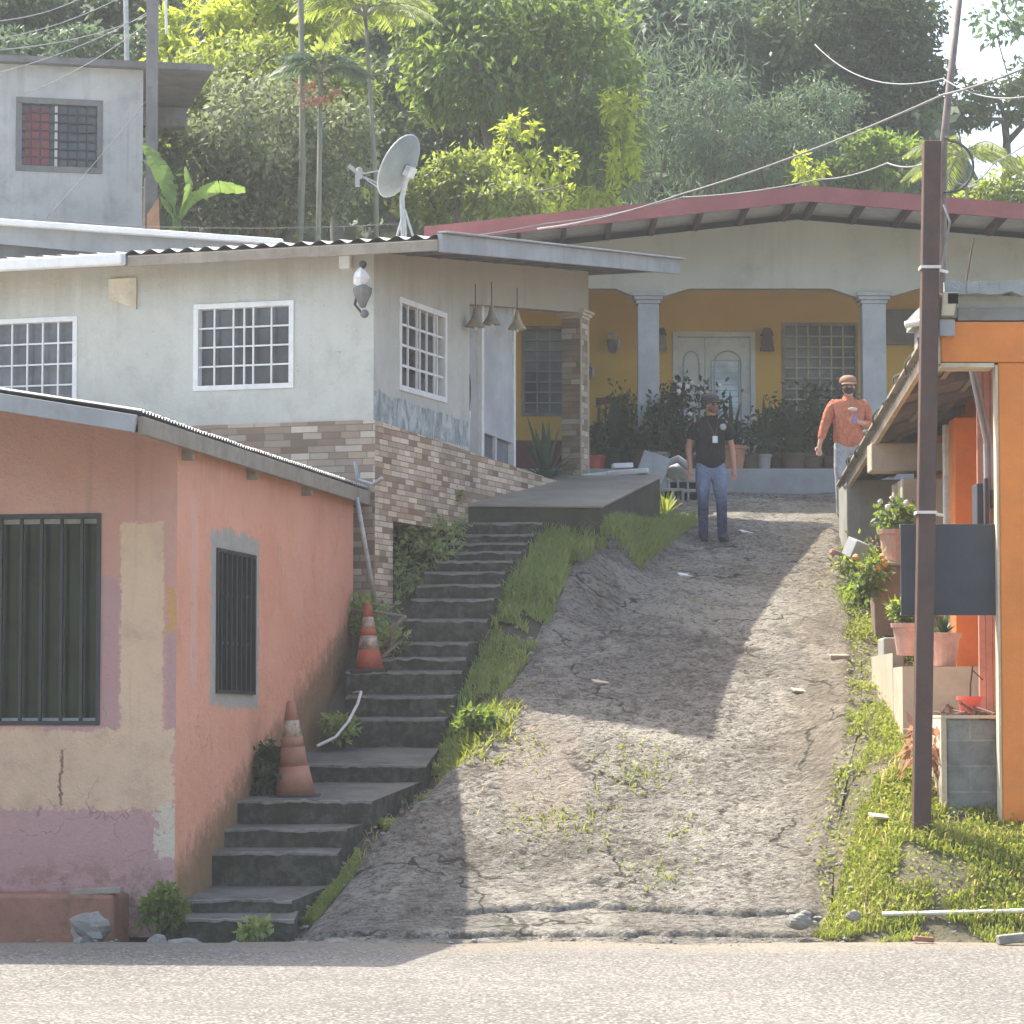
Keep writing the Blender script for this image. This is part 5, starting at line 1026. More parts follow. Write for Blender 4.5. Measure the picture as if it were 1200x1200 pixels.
# ---------------------------------------------------------------- plants
def arc_leaf(mbV, base, a, L, w, rise, droop, nseg=5, fold=0.0):
    d = Vector((math.cos(a), math.sin(a), 0)); s = Vector((-math.sin(a), math.cos(a), 0)); base = Vector(base); prev = None
    for k in range(nseg + 1):
        t = k / nseg; q = base + d * (L * t * (1 - rise * .6)) + Vector((0, 0, L * (rise * t - droop * t * t)))
        ww = w * math.sin(math.pi * min(1, t * .88 + .12)) ** .8 * .5
        cur = (q - s * ww, q + s * ww)
        if prev: mbV.poly([prev[0], prev[1], cur[1], cur[0]])
        prev = cur
def potted(name, loc, r, h, pm, kind, ph, label, cat='potted plant', leaf='lf_pot', flower=None, group=None, seed=0, spread=1.0, stem=0):
    rng = np.random.default_rng(seed + 100); t = thing(name, label, cat, loc, group); loc = Vector(loc)
    if r: MB().lathe([(r * .72, 0), (r * .95, h * .85), (r * 1.06, h * .86), (r * 1.08, h), (r * .94, h), (r * .9, h * .9), (0, h * .9)], loc, 18).build('pot', pm, t, smooth=False, bevel=0.004)
    top = loc + Vector((0, 0, h * .9 if r else 0))
    if kind == 'bush':
        V, F = leaf_cloud([(top.x, top.y, top.z + ph * .55, ph * .5 * spread, ph * .45 * spread, ph * .5)], int(420 + 500 * ph), .10 if ph > .5 else .075, .45, .3, 18, .28, rng, .3)
        sp = MB(); [sp.tube([top, top + Vector((rng.normal() * .3 * ph * spread, rng.normal() * .2 * ph, ph * .7))], .008, 5) for _ in range(6)]; sp.build('stem', M['trunk'], t)
        npmesh('foliage', V, F, M[leaf], t)
    elif kind == 'spiky':
        mb = MB()
        for k in range(26): arc_leaf(mb, top, rng.uniform(0, 6.28), ph * rng.uniform(.75, 1.15), .07 * ph + .02, rng.uniform(.5, 1.3), rng.uniform(.1, .55))
        mb.build('leaf', M[leaf], t)
    elif kind == 'snake':
        mb = MB()
        for k in range(9): arc_leaf(mb, top + Vector((rng.normal() * r * .3, rng.normal() * r * .3, 0)), rng.uniform(0, 6.28), ph * rng.uniform(.7, 1.1), .075, rng.uniform(1.35, 1.6), .05)
        mb.build('leaf', M[leaf], t)
    elif kind == 'broad':
        mb = MB()
        for k in range(13): arc_leaf(mb, top + Vector((0, 0, .02)), rng.uniform(0, 6.28), ph * rng.uniform(.6, 1.1), .3 * ph, rng.uniform(.7, 1.4), rng.uniform(.3, .7))
        mb.build('leaf', M[leaf], t)
    if flower:
        for k in range(9): MB().ball(top + Vector((rng.normal() * .28 * ph * spread, rng.normal() * .2 * ph - .05, ph * rng.uniform(.6, 1.1))), rng.uniform(.02, .038), 6, 4, jit=.4).build('flower', M[flower], t)
    return t
pz = 5.121
P_ = [ # px, D, pot r, h, pot mat, kind, plant h, label, leaf, flower, spread
    (698, 42.6, .13, .22, 'redpl', 'bush', .45, 'low plant in a red pot beside the stone clad column on the patio', 'lf_pot', None, 1),
    (724, 42.8, .2, .33, 'greenpl', 'broad', .75, 'large leaved plant in a dark green tub left of the left patio column', 'lf_pot', None, 1),
    (740, 43.2, .15, .25, 'darkpot', 'bush', 1.0, 'tall open plant standing before the red chair', 'lf_md', None, .7),
    (752, 42.3, .17, .25, 'darkpot', 'broad', .6, 'drooping broad leaved plant right in front of the left patio column', 'lf_dk', None, 1.1),
    (772, 42.35, .16, .24, 'greypl', 'bush', .6, 'dense bushy pot plant just right of the left patio column', 'lf_dk', None, 1.1),
    (788, 42.5, .15, .24, 'darkpot', 'bush', .88, 'pot plant with white flowers left of the person in black', 'lf_pot', 'petalw', .9),
    (808, 42.6, .14, .22, 'darkpot', 'bush', .95, 'dark bushy plant right behind the shoulder of the person in black', 'lf_dk', 'petalw', .9),
    (858, 42.35, .2, .33, 'terra', 'spiky', .66, 'arching plant in a terracotta pot right of the person in black', 'lf_pot', None, 1),
    (880, 42.5, .18, .22, 'darkpot', 'bush', .5, 'low dark plant in a brown pot under the white door edge', 'lf_dk', None, 1.2),
    (896, 42.4, .1, .22, 'greypl', 'snake', .55, 'upright snake plant in a small grey pot right of the white door', 'lf_pot', None, 1),
    (912, 42.8, .15, .25, 'darkpot', 'bush', .6, 'rounded dark plant below the left edge of the gridded window', 'lf_dk', None, 1.1),
    (930, 42.5, .17, .24, 'darkpot', 'broad', .75, 'broad leaved dark plant below the gridded window', 'lf_dk', None, 1.1),
    (950, 42.7, .18, .24, 'darkpot', 'bush', 1.0, 'big dark bush in front of the gridded window', 'lf_dk', None, 1.0),
    (973, 42.9, .18, .24, 'darkpot', 'bush', .95, 'dark bush behind the right arm of the person in orange', 'lf_dk', None, 1.0),
    (1000, 42.9, .18, .24, 'darkpot', 'bush', .6, 'bush half hidden behind the person in orange', 'lf_dk', None, 1.0)]
for i, (px, D, r, h, pm, kind, ph, lab, lf, fl_, spd) in enumerate(P_): potted('potted_plant', (xat(px, D), D, pz), r, h, M[pm], kind, ph, lab, leaf=lf, flower=fl_, group='pot plants along the patio edge', seed=i, spread=spd)
potted('agave', (xat(640, 38.0), 38.0, 4.62), 0, 0, None, 'spiky', .75, 'pale spiky agave growing in the grey house porch opening', 'plant', 'lf_bl', None, None, 40)
potted('potted_plant', GS.p(2.95, 4.62, -.06), .05, .55, M['hose'], 'snake', .35, 'few dark blades growing from a slim white pipe pot at the grey porch jamb', leaf='lf_dk', seed=41)
mb = MB().lathe([(.11, 0), (.13, .16), (.12, .16), (.1, .02)], GS.p(6.55, 4.62, -.3), 16); o = mb.build('bucket', M['rubber'], smooth=False); tag(o, 'small black bucket at the foot of the stone clad porch column', 'bucket')
# chair on the patio
cx, cy = xat(716, 43.7), 43.7; ch = thing('wooden_chair', 'dark red wooden chair with tall slatted back on the patio', 'chair', (cx, cy, pz)); wm = plain('dark_red_wood', (0.2, 0.06, 0.045), .5)
mb = MB(); mb.box(cx - .2, cx + .2, cy - .22, cy + .2, pz + .42, pz + .46); mb.build('seat', wm, ch, bevel=.01)
for sx in (-.18, .18):
    MB().bar((cx + sx, cy - .2, pz), (cx + sx, cy - .2, pz + .42), .04, .04).build('leg', wm, ch); MB().bar((cx + sx, cy + .2, pz), (cx + sx, cy + .18, pz + .42), .04, .04).build('leg', wm, ch)
mb = MB()
for sx in (-.18, .18): mb.bar((cx + sx, cy + .18, pz + .42), (cx + sx + .03, cy + .3, pz + 1.15), .045, .04)
for sx in (-.08, .0, .08): mb.bar((cx + sx, cy + .19, pz + .5), (cx + sx + .02, cy + .28, pz + 1.05), .03, .02)
mb.bar((cx - .2, cy + .29, pz + 1.1), (cx + .26, cy + .29, pz + 1.13), .03, .1); mb.bar((cx - .18, cy + .2, pz + .55), (cx + .2, cy + .2, pz + .55), .025, .05); mb.build('backrest', wm, ch)
# rubble at the ramp head
def lump(name, lab, cat, c, size, rot, mat, bev=.01):
    c = Vector(c); R = Matrix.Rotation(rot[2], 3, 'Z') @ Matrix.Rotation(rot[0], 3, 'X') @ Matrix.Rotation(rot[1], 3, 'Y'); a, b, d = [q / 2 for q in size]
    o = MB().hexa([c + R @ Vector(p) for p in ((-a, -b, -d), (a, -b, -d), (a, b, -d), (-a, b, -d), (-a, -b, d), (a, -b, d), (a, b, d), (-a, b, d))]).build(name, mat, None, bevel=bev); return tag(o, lab, cat)
rw = M['whitem']
lump('board_offcut', 'flat pale board lying leftmost on the rubble at the ramp head', 'board', at(702, 556, 38.7), (.5, .3, .05), (.05, -.12, .2), rw)
lump('board_offcut', 'wide pale board lying flat in the middle of the ramp rubble', 'board', at(736, 553, 38.7), (.5, .35, .06), (.1, -.06, -.1), rw)
lump('board_offcut', 'small pale board lying on top of the wide board', 'board', at(729, 546, 38.8), (.25, .2, .06), (.0, -.05, .1), rw)
lump('panel', 'pale square panel tipped up on edge in the ramp rubble', 'panel', at(765, 548, 38.8), (.34, .05, .36), (-.2, .35, .1), M['fascia'])
c = at(785, 553, 39.0)
o = MB().tube([c + Vector((-.12, 0, -.12)), c + Vector((-.05, 0, .1)), c + Vector((.1, 0, .16)), c + Vector((.25, 0, .05))], .05, 8).build('pipe_bend', M['fascia'], smooth=True); tag(o, 'thick pale bent pipe right of the tipped panel', 'pipe')
o = MB().ball(at(795, 553, 39.3), .15, 12, 8, (1.1, 1, .8), .5).build('sack', M['fascia'], smooth=True); tag(o, 'crumpled pale sack on the grey blocks beside the person in black', 'sack')
def cblock(px, py, D, lab):
    c = at(px, py, D); t = thing('cinder_block', lab, 'block', c, 'hollow grey blocks stacked at the driveway head'); mb = MB()
    mb.box(c.x - .2, c.x + .2, c.y - .1, c.y + .1, c.z - .1, c.z - .06); mb.box(c.x - .2, c.x + .2, c.y - .1, c.y + .1, c.z + .05, c.z + .09)
    for a, b in ((-.2, -.165), (-.075, -.05), (.05, .075), (.165, .2)): mb.box(c.x + a, c.x + b, c.y - .1, c.y + .1, c.z - .06, c.z + .05)
    mb.build('shell', M['block'], t, bevel=.006); mb = MB(); mb.box(c.x - .18, c.x + .18, c.y + .03, c.y + .06, c.z - .06, c.z + .05); mb.build('core_shade', M['dark'], t)  # black plate stands in for shade inside the hollow cells
cblock(783, 581, 40.2, 'hollow grey block at left of the lower row behind the person in black'); cblock(800, 570, 40.4, 'hollow grey block lying on top of the small block stack'); cblock(812, 582, 40.3, 'hollow grey block at right of the lower row behind the person in black')
# pots by the orange house
def tub():
    D = 32.3; x0 = xat(1019, D); x1 = xat(1062, D); z0, z1 = zat(735, D), zat(664, D); t = thing('planter_tub', 'large square-shouldered brown tub on the grassy edge left of the dark board', 'tub', ((x0 + x1) / 2, D, z0)); mb = MB(); cx = (x0 + x1) / 2; w = (x1 - x0) / 2
    mb.hexa([(cx - w * .82, D - w * .8, z0 - .1), (cx + w * .82, D - w * .8, z0 - .1), (cx + w * .82, D + w * .8, z0 - .1), (cx - w * .82, D + w * .8, z0 - .1), (cx - w, D - w, z1), (cx + w, D - w, z1), (cx + w, D + w, z1), (cx - w, D + w, z1)]); mb.build('tub', M['barrel'], t, bevel=.02)
    mb = MB(); mb.box(cx - w * 1.06, cx + w * 1.06, D - w * 1.06, D + w * 1.06, z1 + .002, z1 + .035); mb.build('rim', M['tanwall'], t, bevel=.01); return cx, D, z1 + .036
tx, ty, tz = tub()
potted('potted_plant', (tx + .09, ty, tz), .19, .34, M['pinkpot'], 'bush', .33, 'leafy white flowered plant in a pink pot on the big brown tub', leaf='lf_md', flower='petalw', seed=50, spread=1.2)
potted('flowering_plant', (xat(1008, 34.5), 34.5, G(3.8, 34.5)), 0, 0, None, 'bush', .42, 'bright bush with dull pink flowers below the low awning', 'plant', 'lf_ol', 'petalp', None, 51, 1.3)
potted('flowering_plant', (xat(1029, 33.4), 33.4, G(3.9, 33.4) - .05), 0, 0, None, 'bush', .55, 'tall leafy plant growing behind the pink pot', 'plant', 'lf_md', 'petalp', None, 56, .9)
potted('flowering_plant', (xat(1020, 32.0), 31.9, zat(700, 31.9)), 0, 0, None, 'bush', .4, 'small orange flowered plant hanging beside the pink pot', 'plant', 'lf_md', 'petalo', None, 52, .8)
potted('bromeliad', (xat(1052, 30.0), 30.0, zat(728, 30)), 0, 0, None, 'spiky', .36, 'yellow-green spiky bromeliad at the left edge of the dark board', 'plant', 'lf_yl', None, None, 53)
potted('potted_plant', (xat(1064, 29.6), 29.6, zat(768, 29.6)), .16, .3, M['pinkpot'], 'bush', .25, 'low plant in a pinkish pot half hidden behind the pole foot', leaf='lf_md', seed=57)
potted('potted_plant', (xat(1103, 28.5), 28.5, zat(781, 28.5) + .0), .165, .30, M['pinkpot'], 'spiky', .26, 'dark rosette plant in a wide pink-grey pot on the tan landing', leaf='lf_dk', flower='petalp', seed=54)
c = Vector((xat(1134, 27.2), 27.2, zat(842, 26.9)))
t = thing('red_pot', 'small red plastic pot with a bare twig on the block wall', 'pot', c); MB().lathe([(.075, 0), (.1, .16), (.115, .16), (.115, .19), (.1, .19), (.07, .02)], c, 16).build('pot', M['redpl'], t); MB().tube([c, c + Vector((.01, 0, .3)), c + Vector((.03, 0, .45))], .008, 5).tube([c + Vector((.02, 0, .42)), c + Vector((.12, 0, .33))], .006, 5).build('twig', M['rust'], t)
mb = MB()
for k in range(14): a = Vector((3.72 + .4 * RNG.random(), 26.75 + RNG.random(), zat(841, 26.6) + .03)); mb.tube([a, a + Vector((RNG.uniform(-.2, .3), RNG.uniform(-.3, .3), RNG.uniform(-.0, .1)))], .014, 5)
o = mb.build('brushwood', M['rust']); tag(o, 'brown sticks and dead leaves heaped on the block wall', 'sticks')
V, F = leaf_cloud([(3.50, 26.95, 1.42, .12, .25, .34)], 130, .16, .35, 1.2, 10, .3); o = npmesh('dead_plant', V, F, M['dryleaf']); tag(o, 'hanging dry red-brown leaves between the pole and the block wall', 'plant')
# weeds
potted('weed', (xat(192, 25.2), 25.2, .1), 0, 0, None, 'bush', .3, 'weedy clump growing between ledge end and the lowest stairs', 'plant', 'lf_md', None, None, 60, 1.0)
potted('weed', (xat(300, 25.1), 25.1, .02), 0, 0, None, 'bush', .14, 'small green weed at the foot of the lowest step', 'plant', 'grassL', None, None, 61, 1.3)
potted('weed', (xat(560, 29.6), 29.4, G(-.3, 29.4)), 0, 0, None, 'bush', .26, 'round leaved pale weed at the edge of the grass strip by the stairs', 'plant', 'lf_md', None, None, 62, 1.2)
potted('weed', (xat(398, 30.0), 30.0, zat(868, 30.0)), 0, 0, None, 'bush', .26, 'dark weed at the salmon wall beside the white pipe', 'plant', 'grassL', None, None, 63, 1.0)
potted('weed', (xat(318, 28.0), 27.95, zat(932, 28)), 0, 0, None, 'bush', .42, 'dark dead weed behind the faded orange cone', 'plant', 'lf_dk', None, None, 64, .8)
potted('yellow_plant', (xat(778, 39.4), 39.0, G(1.9, 39.0)), 0, 0, None, 'spiky', .4, 'yellow-green plant at the top left corner of the driveway', 'plant', 'lf_yl', None, None, 65)
V, F = leaf_cloud([(xat(492, 33.3), 33.4, 3.35, .42, .5, .55), (xat(512, 33.8), 33.8, 3.75, .3, .3, .28), (xat(470, 33), 32.9, 2.95, .25, .3, .4)], 2600, .085, .4, .5, 40, .25); o = npmesh('undergrowth', V, F, M['grassL']); tag(o, 'dark green bush choking the opening under the stone base', 'bush')
potted('weed', (at(520, 572, 34.2).x, 34.3, 4.0), 0, 0, None, 'bush', .3, 'small olive weed at the corner of ramp and stone base', 'plant', 'lf_ol', None, None, 70, .8)
potted('weed', (at(430, 690, 31.8).x, 31.6, 2.55), 0, 0, None, 'bush', .4, 'dark weed against the stone corner above the red cone', 'plant', 'grassL', None, None, 71, .9)
potted('weed', (at(450, 745, 31.3).x, 31.4, 2.3), 0, 0, None, 'bush', .34, 'dark weed on the ground just right of the red cone', 'plant', 'grassL', None, None, 72, 1.1)
# stones
def stone(px, py, D, r, lab, sq=(1, .8, .7), jit=.38):
    c = at(px, py, D); o = MB().ball(c, r, 14, 9, sq, jit).build('stone', M['rock'], None); tag(o, lab, 'stone')
stone(106, 1088, 24.95, .16, 'large pale grey boulder leaning on the reddish ledge', (1, .8, .75))
stone(93, 1104, 24.7, .05, 'small white stone left of the boulder'); stone(185, 1103, 24.75, .075, 'rounded grey stone below the weedy clump'); stone(218, 1106, 24.7, .09, 'flat pale stone at the left end of the lowest step', (1.4, .8, .5))
stone(275, 1108, 24.7, .05, 'little pale stone below the middle of the lowest step'); stone(165, 1109, 24.7, .05, 'small low stone between boulder and rounded stone', (1.5, .8, .5)); stone(145, 1109, 24.7, .045, 'small stone just right of the boulder', (1.4, .8, .5))
stone(350, 1108, 24.8, .07, 'flat grey stone at the left foot of the driveway', (1.5, .9, .5)); stone(395, 1106, 24.8, .08, 'broken grey slab chip at the driveway foot', (1.5, .9, .5))
stone(936, 1080, 25.0, .085, 'dark angular rock at the end of the driveway crack', (1.2, .8, .75)); stone(1000, 1073, 24.95, .06, 'pale grey rock at the roadside before the grass bank'); stone(944, 1072, 25.2, .05, 'small dark rock behind the angular rock')
lump('tile_shard', 'reddish tile shard lying at the roadside right of the rocks', 'shard', Vector((xat(1078, 24.6), 24.6, .05)), (.16, .07, .04), (0, .1, .1), M['ledge'])
lump('tile_shard', 'grey flat shard at the roadside near the right edge', 'shard', Vector((xat(1180, 24.5), 24.5, .06)), (.22, .1, .07), (0, -.1, .1), M['rock'])
lump('flat_stone', 'thin flat stone lying on the path edge below the brown tub', 'stone', Vector((xat(981, 31.3), 31.3, G(3.2, 31.3) + .05)), (.2, .16, .05), (.1, 0, .2), M['slab'])
lump('broken_block', 'white broken block lying left of the pink pot', 'block', at(1003, 644, 33.6), (.18, .2, .2), (.3, .3, .4), M['fascia'])
for px, py, lab in ((877, 628, 'white paper scrap lying on the shaded driveway by the person in black'), (805, 679, 'white paper scrap on the shaded driveway left of the middle'), (706, 805, 'grey crumpled bag at the edge of the shadow on the driveway'), (940, 815, 'pale scrap on the sunny right side of the driveway'), (1033, 963, 'pale wood chip in the grass left of the pole foot')):
    # set on the driveway where it lies
    lo, hi = 25.5, 41
    for _ in range(40):
        m = (lo + hi) / 2; p = at(px, py, m)
        if G(p.x, m) > p.z: hi = m
        else: lo = m
    p = at(px, py, lo); lump('paper_scrap', lab, 'litter', Vector((p.x, lo, G(p.x, lo) + .045)), (.2, .12, .02), (.25, .1, .3), M['whitem'] if 'white' in lab else M['tanwall'], .004)
# ---------------------------------------------------------------- people (skinned bodies)
def skin_mesh(name, verts, edges, radii, mat, parent, levels=2, root=0):
    me = bpy.data.meshes.new(name); me.from_pydata([tuple(v) for v in verts], edges, []); me.update()
    o = bpy.data.objects.new(name, me); COL.objects.link(o)
    sk = o.modifiers.new('skin', 'SKIN'); sk.use_smooth_shade = True
    if not me.skin_vertices: bpy.context.view_layer.objects.active = o
    for i, r in enumerate(radii): me.skin_vertices[0].data[i].radius = r if isinstance(r, tuple) else (r, r); me.skin_vertices[0].data[i].use_root = (i == root)
    sb = o.modifiers.new('sub', 'SUBSURF'); sb.levels = levels; sb.render_levels = levels
    bpy.context.view_layer.update(); dg = bpy.context.evaluated_depsgraph_get()
    m2 = bpy.data.meshes.new_from_object(o.evaluated_get(dg)); o.modifiers.clear(); o.data = m2; m2.name = name; bpy.data.meshes.remove(me)
    m2.materials.clear(); m2.materials.append(mat); m2.polygons.foreach_set('use_smooth', [True] * len(m2.polygons))
    o.parent = parent; return o
class Sk:
    def __init__(s): s.v = []; s.e = []; s.r = []
    def add(s, p, r, link=None):
        s.v.append(Vector(p)); s.r.append(r); i = len(s.v) - 1
        if link is not None: s.e.append((link, i))
        return i
    def chain(s, pts, link=None):
        for p, r in pts: link = s.add(p, r, link)
        return link
def person(label, loc, yaw, pose, skinm, shirt_m, trs_m, shoe_m, cap_m, mask_m, sleeve=0.45, bulk=1.0, yaw_head=0.0, brim=True, long_sleeve=False):
    t = thing('person', label, 'person', loc); t.rotation_euler = (0, 0, yaw)
    sh = {}; 
    b = Sk(); pel = b.add((0, 0, .94), (.15 * bulk, .105 * bulk)); w = b.add((0, -.01, 1.12), (.14 * bulk, .10 * bulk), pel); chs = b.add((0, -.01, 1.32), (.165 * bulk, .11 * bulk), w)
    nk0 = b.add((0, .01, 1.44), (.085, .07), chs); nk = b.add((0, 0.0, 1.51), .055, nk0)
    hy = Matrix.Rotation(yaw_head, 3, 'Z'); H = lambda p: tuple(Vector((0, 0, 1.6)) + hy @ (Vector(p) - Vector((0, 0, 1.6))))
    jaw = b.add(H((0, -.02, 1.555)), (.062, .075), nk); hd = b.add(H((0, -.01, 1.62)), (.078, .095), jaw); tp = b.add(H((0, .0, 1.69)), (.06, .075), hd)
    b.add(H((0, -.115, 1.61)), .014, hd); b.add(H((-.088, 0, 1.615)), (.012, .02), hd); b.add(H((.088, 0, 1.615)), (.012, .02), hd)
    for sx, key in ((-1, 'L'), (1, 'R')):
        el, wr, hdv = pose[key]; el, wr = Vector(el), Vector(wr); hdv = Vector(hdv).normalized()
        s0 = b.add((sx * .165 * bulk, 0, 1.405), (.07, .065), chs); e1 = b.chain([(Vector((sx * .19 * bulk, 0, 1.36)), .058)], s0)
        m_ = Vector((sx * .19 * bulk, 0, 1.36)).lerp(el, .5); e1 = b.chain([(m_, .05), (el, .043), (el.lerp(wr, .5), .038), (wr, .028)], e1)
        pm = wr + hdv * .055; pi = b.add(pm, (.036, .02), e1); side = hdv.cross(Vector((0, 1, 0.2))).normalized() if abs(hdv.y) < .8 else Vector((1, 0, 0))
        curl = Vector((0, -1, 0)) - hdv * hdv.dot(Vector((0, -1, 0))); curl.normalize()
        for k, ln in enumerate((.062, .075, .07, .055)):
            f0 = pm + hdv * .03 + side * (k - 1.5) * .019; b.chain([(f0, .0085), (f0 + hdv * ln * .5 + curl * .006, .008), (f0 + hdv * ln * .9 + curl * .022, .0068)], pi)
        th = pm - hdv * .02 + side * (-.035); b.chain([(th, .011), (th + hdv * .03 - side * .015 + curl * .01, .009), (th + hdv * .055 - side * .012 + curl * .025, .008)], pi)
    for sx, key in ((-1, 'LL'), (1, 'RL')):
        kn, an = pose[key]; kn, an = Vector(kn), Vector(an); h0 = b.add((sx * .09, 0, .87), (.085, .095), pel)
        b.chain([(Vector((sx * .09, 0, .87)).lerp(kn, .55), (.07, .08)), (kn, .053), (kn.lerp(an, .4), (.05, .056)), (an, .036), (an + Vector((0, -.06, -.045)), (.036, .03)), (an + Vector((sx * .015, -.15, -.06)), (.036, .022))], h0)
    skin_mesh('body', b.v, b.e, b.r, skinm, t)
    # shirt
    s = Sk(); c0 = s.add((0, -.01, .82), (.20 * bulk, .15 * bulk)); c1 = s.add((0, -.01, 1.08), (.185 * bulk, .135 * bulk), c0); c2 = s.add((0, -.01, 1.30), (.20 * bulk, .14 * bulk), c1); c3 = s.add((0, .005, 1.44), (.115, .09), c2)
    for sx, key in ((-1, 'L'), (1, 'R')):
        el, wr = Vector(pose[key][0]), Vector(pose[key][1]); s0 = s.add((sx * .165 * bulk, 0, 1.405), (.088, .082), c2); q = Vector((sx * .195 * bulk, 0, 1.35))
        if long_sleeve: s.chain([(q, .082), (q.lerp(el, .6), .072), (el, .064), (el.lerp(wr, .5), .055), (el.lerp(wr, .72), .05)], s0)
        else: s.chain([(q, .078), (q.lerp(el, .35), .072), (q.lerp(el, .62), .066)], s0)
    so = skin_mesh('shirt', s.v, s.e, s.r, shirt_m, t)
    mbx = MB(); mbx.lathe([(.075, 0), (.085, .0), (.07, .045), (.06, .04)], (0, .0, 1.455), 14); mbx.build('collar', shirt_m, None).parent = so
    # trousers
    s = Sk(); p0 = s.add((0, 0, 1.03), (.165 * bulk, .12 * bulk)); p1 = s.add((0, 0, .88), (.16 * bulk, .12 * bulk), p0)
    for sx, key in ((-1, 'LL'), (1, 'RL')):
        kn, an = Vector(pose[key][0]), Vector(pose[key][1]); h = Vector((sx * .095, 0, .82)); s.chain([(h, (.098, .108)), (h.lerp(kn, .5), (.085, .095)), (kn, .07), (kn.lerp(an, .45), .066), (an + Vector((0, 0, -.0)), .06), (an + Vector((0, -.01, -.05)), .058)], p1)
    skin_mesh('trousers', s.v, s.e, s.r, trs_m, t)
    for sx, key in ((-1, 'LL'), (1, 'RL')):
        an = Vector(pose[key][1]); s = Sk(); s.chain([(an + Vector((0, .035, -.03)), (.048, .05)), (an + Vector((0, -.07, -.045)), (.05, .042)), (an + Vector((sx * .02, -.18, -.055)), (.045, .03))]); skin_mesh('shoe', s.v, s.e, s.r, shoe_m, t, 1)
    # head things
    def hb(name, m, fn): mm = MB(); fn(mm); mm.v = [Vector(H(p)) for p in mm.v]; o = mm.build(name, m, None, smooth=True); o.parent = t; return o
    hb('eye', M['black'], lambda q: q.ball((-.034, -.097, 1.628), .011, 8, 6)); hb('eye', M['black'], lambda q: q.ball((.034, -.097, 1.628), .011, 8, 6))
    hb('hair', M['black'], lambda q: q.lathe([(.092, -.07), (.1, -.02), (.1, .03)], (0, .018, 1.655), 16))
    def capf(q):
        q.lathe([(.108, 0), (.112, .03), (.1, .075), (.06, .105), (0, .115)], (0, .005, 1.655), 18)
    cp = hb('cap', cap_m, capf)
    if brim:
        def bf(q):
            n = 9; r0 = [Vector((.1 * math.sin(a), -.09 * math.cos(a) + .0, 1.668)) for a in np.linspace(-1.15, 1.15, n)]; r1 = [Vector((.098 * math.sin(a), -.09 * math.cos(a) - .085 * math.cos(a * .8), 1.648)) for a in np.linspace(-1.15, 1.15, n)]
            for k in range(n - 1): q.poly([r0[k], r0[k + 1], r1[k + 1], r1[k]]); q.poly([p - Vector((0, 0, .008)) for p in (r1[k], r1[k + 1], r0[k + 1], r0[k])])
        o = hb('brim', cap_m, bf); o.parent = cp
    hb('face_mask', mask_m, lambda q: [q.ball((0, -.052, 1.578), .066, 12, 8, (1.02, 1.0, .82)), q.bar((-.09, 0, 1.605), (-.06, -.07, 1.59), .006, .012), q.bar((.09, 0, 1.605), (.06, -.07, 1.59), .006, .012)])
    return t, so
skin = plain('skin', (0.42, 0.22, 0.145), .6, .3, .08, obj=True); skin2 = plain('light_skin', (0.55, 0.32, 0.22), .6, .3, .08, obj=True)
def cloth(name, col, fold=0.25, tint=None):
    m, nt, b = mat_new(name, .9, .1); p = npos(nt, obj=True); n = nnoise(nt, p, 7, 5, .65, 1.2); c = nmix(nt, nstep(nt, n, .35, .7), [x * (1 - fold) for x in col], [min(1, x * (1 + fold)) for x in col])
    if tint:
        z = nsep(nt, p)[2]; c = nmix(nt, nmath(nt, 'MULTIPLY', nstep(nt, nmath(nt, 'ADD', z, nmath(nt, 'MULTIPLY', n, .2)), .45, .85), .8), c, tint)
    nt.links.new(c, b.inputs['Base Color']); nbump(nt, b, nmath(nt, 'ADD', n, nnoise(nt, npos(nt, (1, 1, .45), obj=True), 16, 3, .6, 2.0)), .9, .05); return m
jeans = cloth('blue_jeans', (0.07, 0.09, 0.16), .3, (0.26, 0.32, 0.46)); blk = cloth('black_polo', (0.022, 0.021, 0.026), .3); org = cloth('orange_shirt', (0.62, 0.22, 0.125), .18); gry = cloth('pale_grey_trousers', (0.44, 0.45, 0.47), .15)
shoe = plain('dark_shoes', (0.03, 0.028, 0.03), .6); mask = plain('dark_mask', (0.04, 0.035, 0.04), .8); capd = plain('dark_cap', (0.045, 0.03, 0.035), .8); capb = plain('brown_cap', (0.30, 0.17, 0.11), .8); maskr = plain('brown_mask', (0.17, 0.08, 0.075), .8)
D = 36.9; fx = xat(833, D)
pose = {'L': ((-.255, .03, 1.12), (-.25, -.04, .88), (.05, -.2, -1)), 'R': ((.26, .04, 1.12), (.275, -.02, .88), (-.06, -.1, -1)), 'LL': ((-.095, -.03, .48), (-.085, .02, .085)), 'RL': ((.115, -.07, .48), (.125, -.06, .085))}
t1, so = person('person in black polo shirt, blue jeans and dark cap standing on the driveway', (fx, D, G(fx, D) - .0), .12, pose, skin, blk, jeans, shoe, capd, maskr, yaw_head=.45)
mb = MB(); mb.box(-.005, .055, -.160, -.154, 1.17, 1.25); o = mb.build('badge', M['whitem'], None); o.parent = so
mb = MB(); mb.tube([(-.06, -.12, 1.43), (.02, -.16, 1.25)], .005, 5).tube([(.07, -.12, 1.43), (.028, -.16, 1.25)], .005, 5); o = mb.build('lanyard', M['rust'], None); o.parent = so
mb = MB(); mb.ball((.125, -.132, 1.36), .04, 10, 6, (1, .25, 1)); o = mb.build('emblem', M['fascia'], None, smooth=True); o.parent = so
D = 38.6; fx = xat(995, D)
pose = {'L': ((-.30, .0, 1.12), (-.37, -.06, .90), (-.05, -.2, -1)), 'R': ((.29, -.03, 1.13), (.10, -.25, 1.16), (-1, -.25, .15)), 'LL': ((-.11, -.03, .48), (-.10, .02, .085)), 'RL': ((.1, -.03, .48), (.1, .02, .085))}
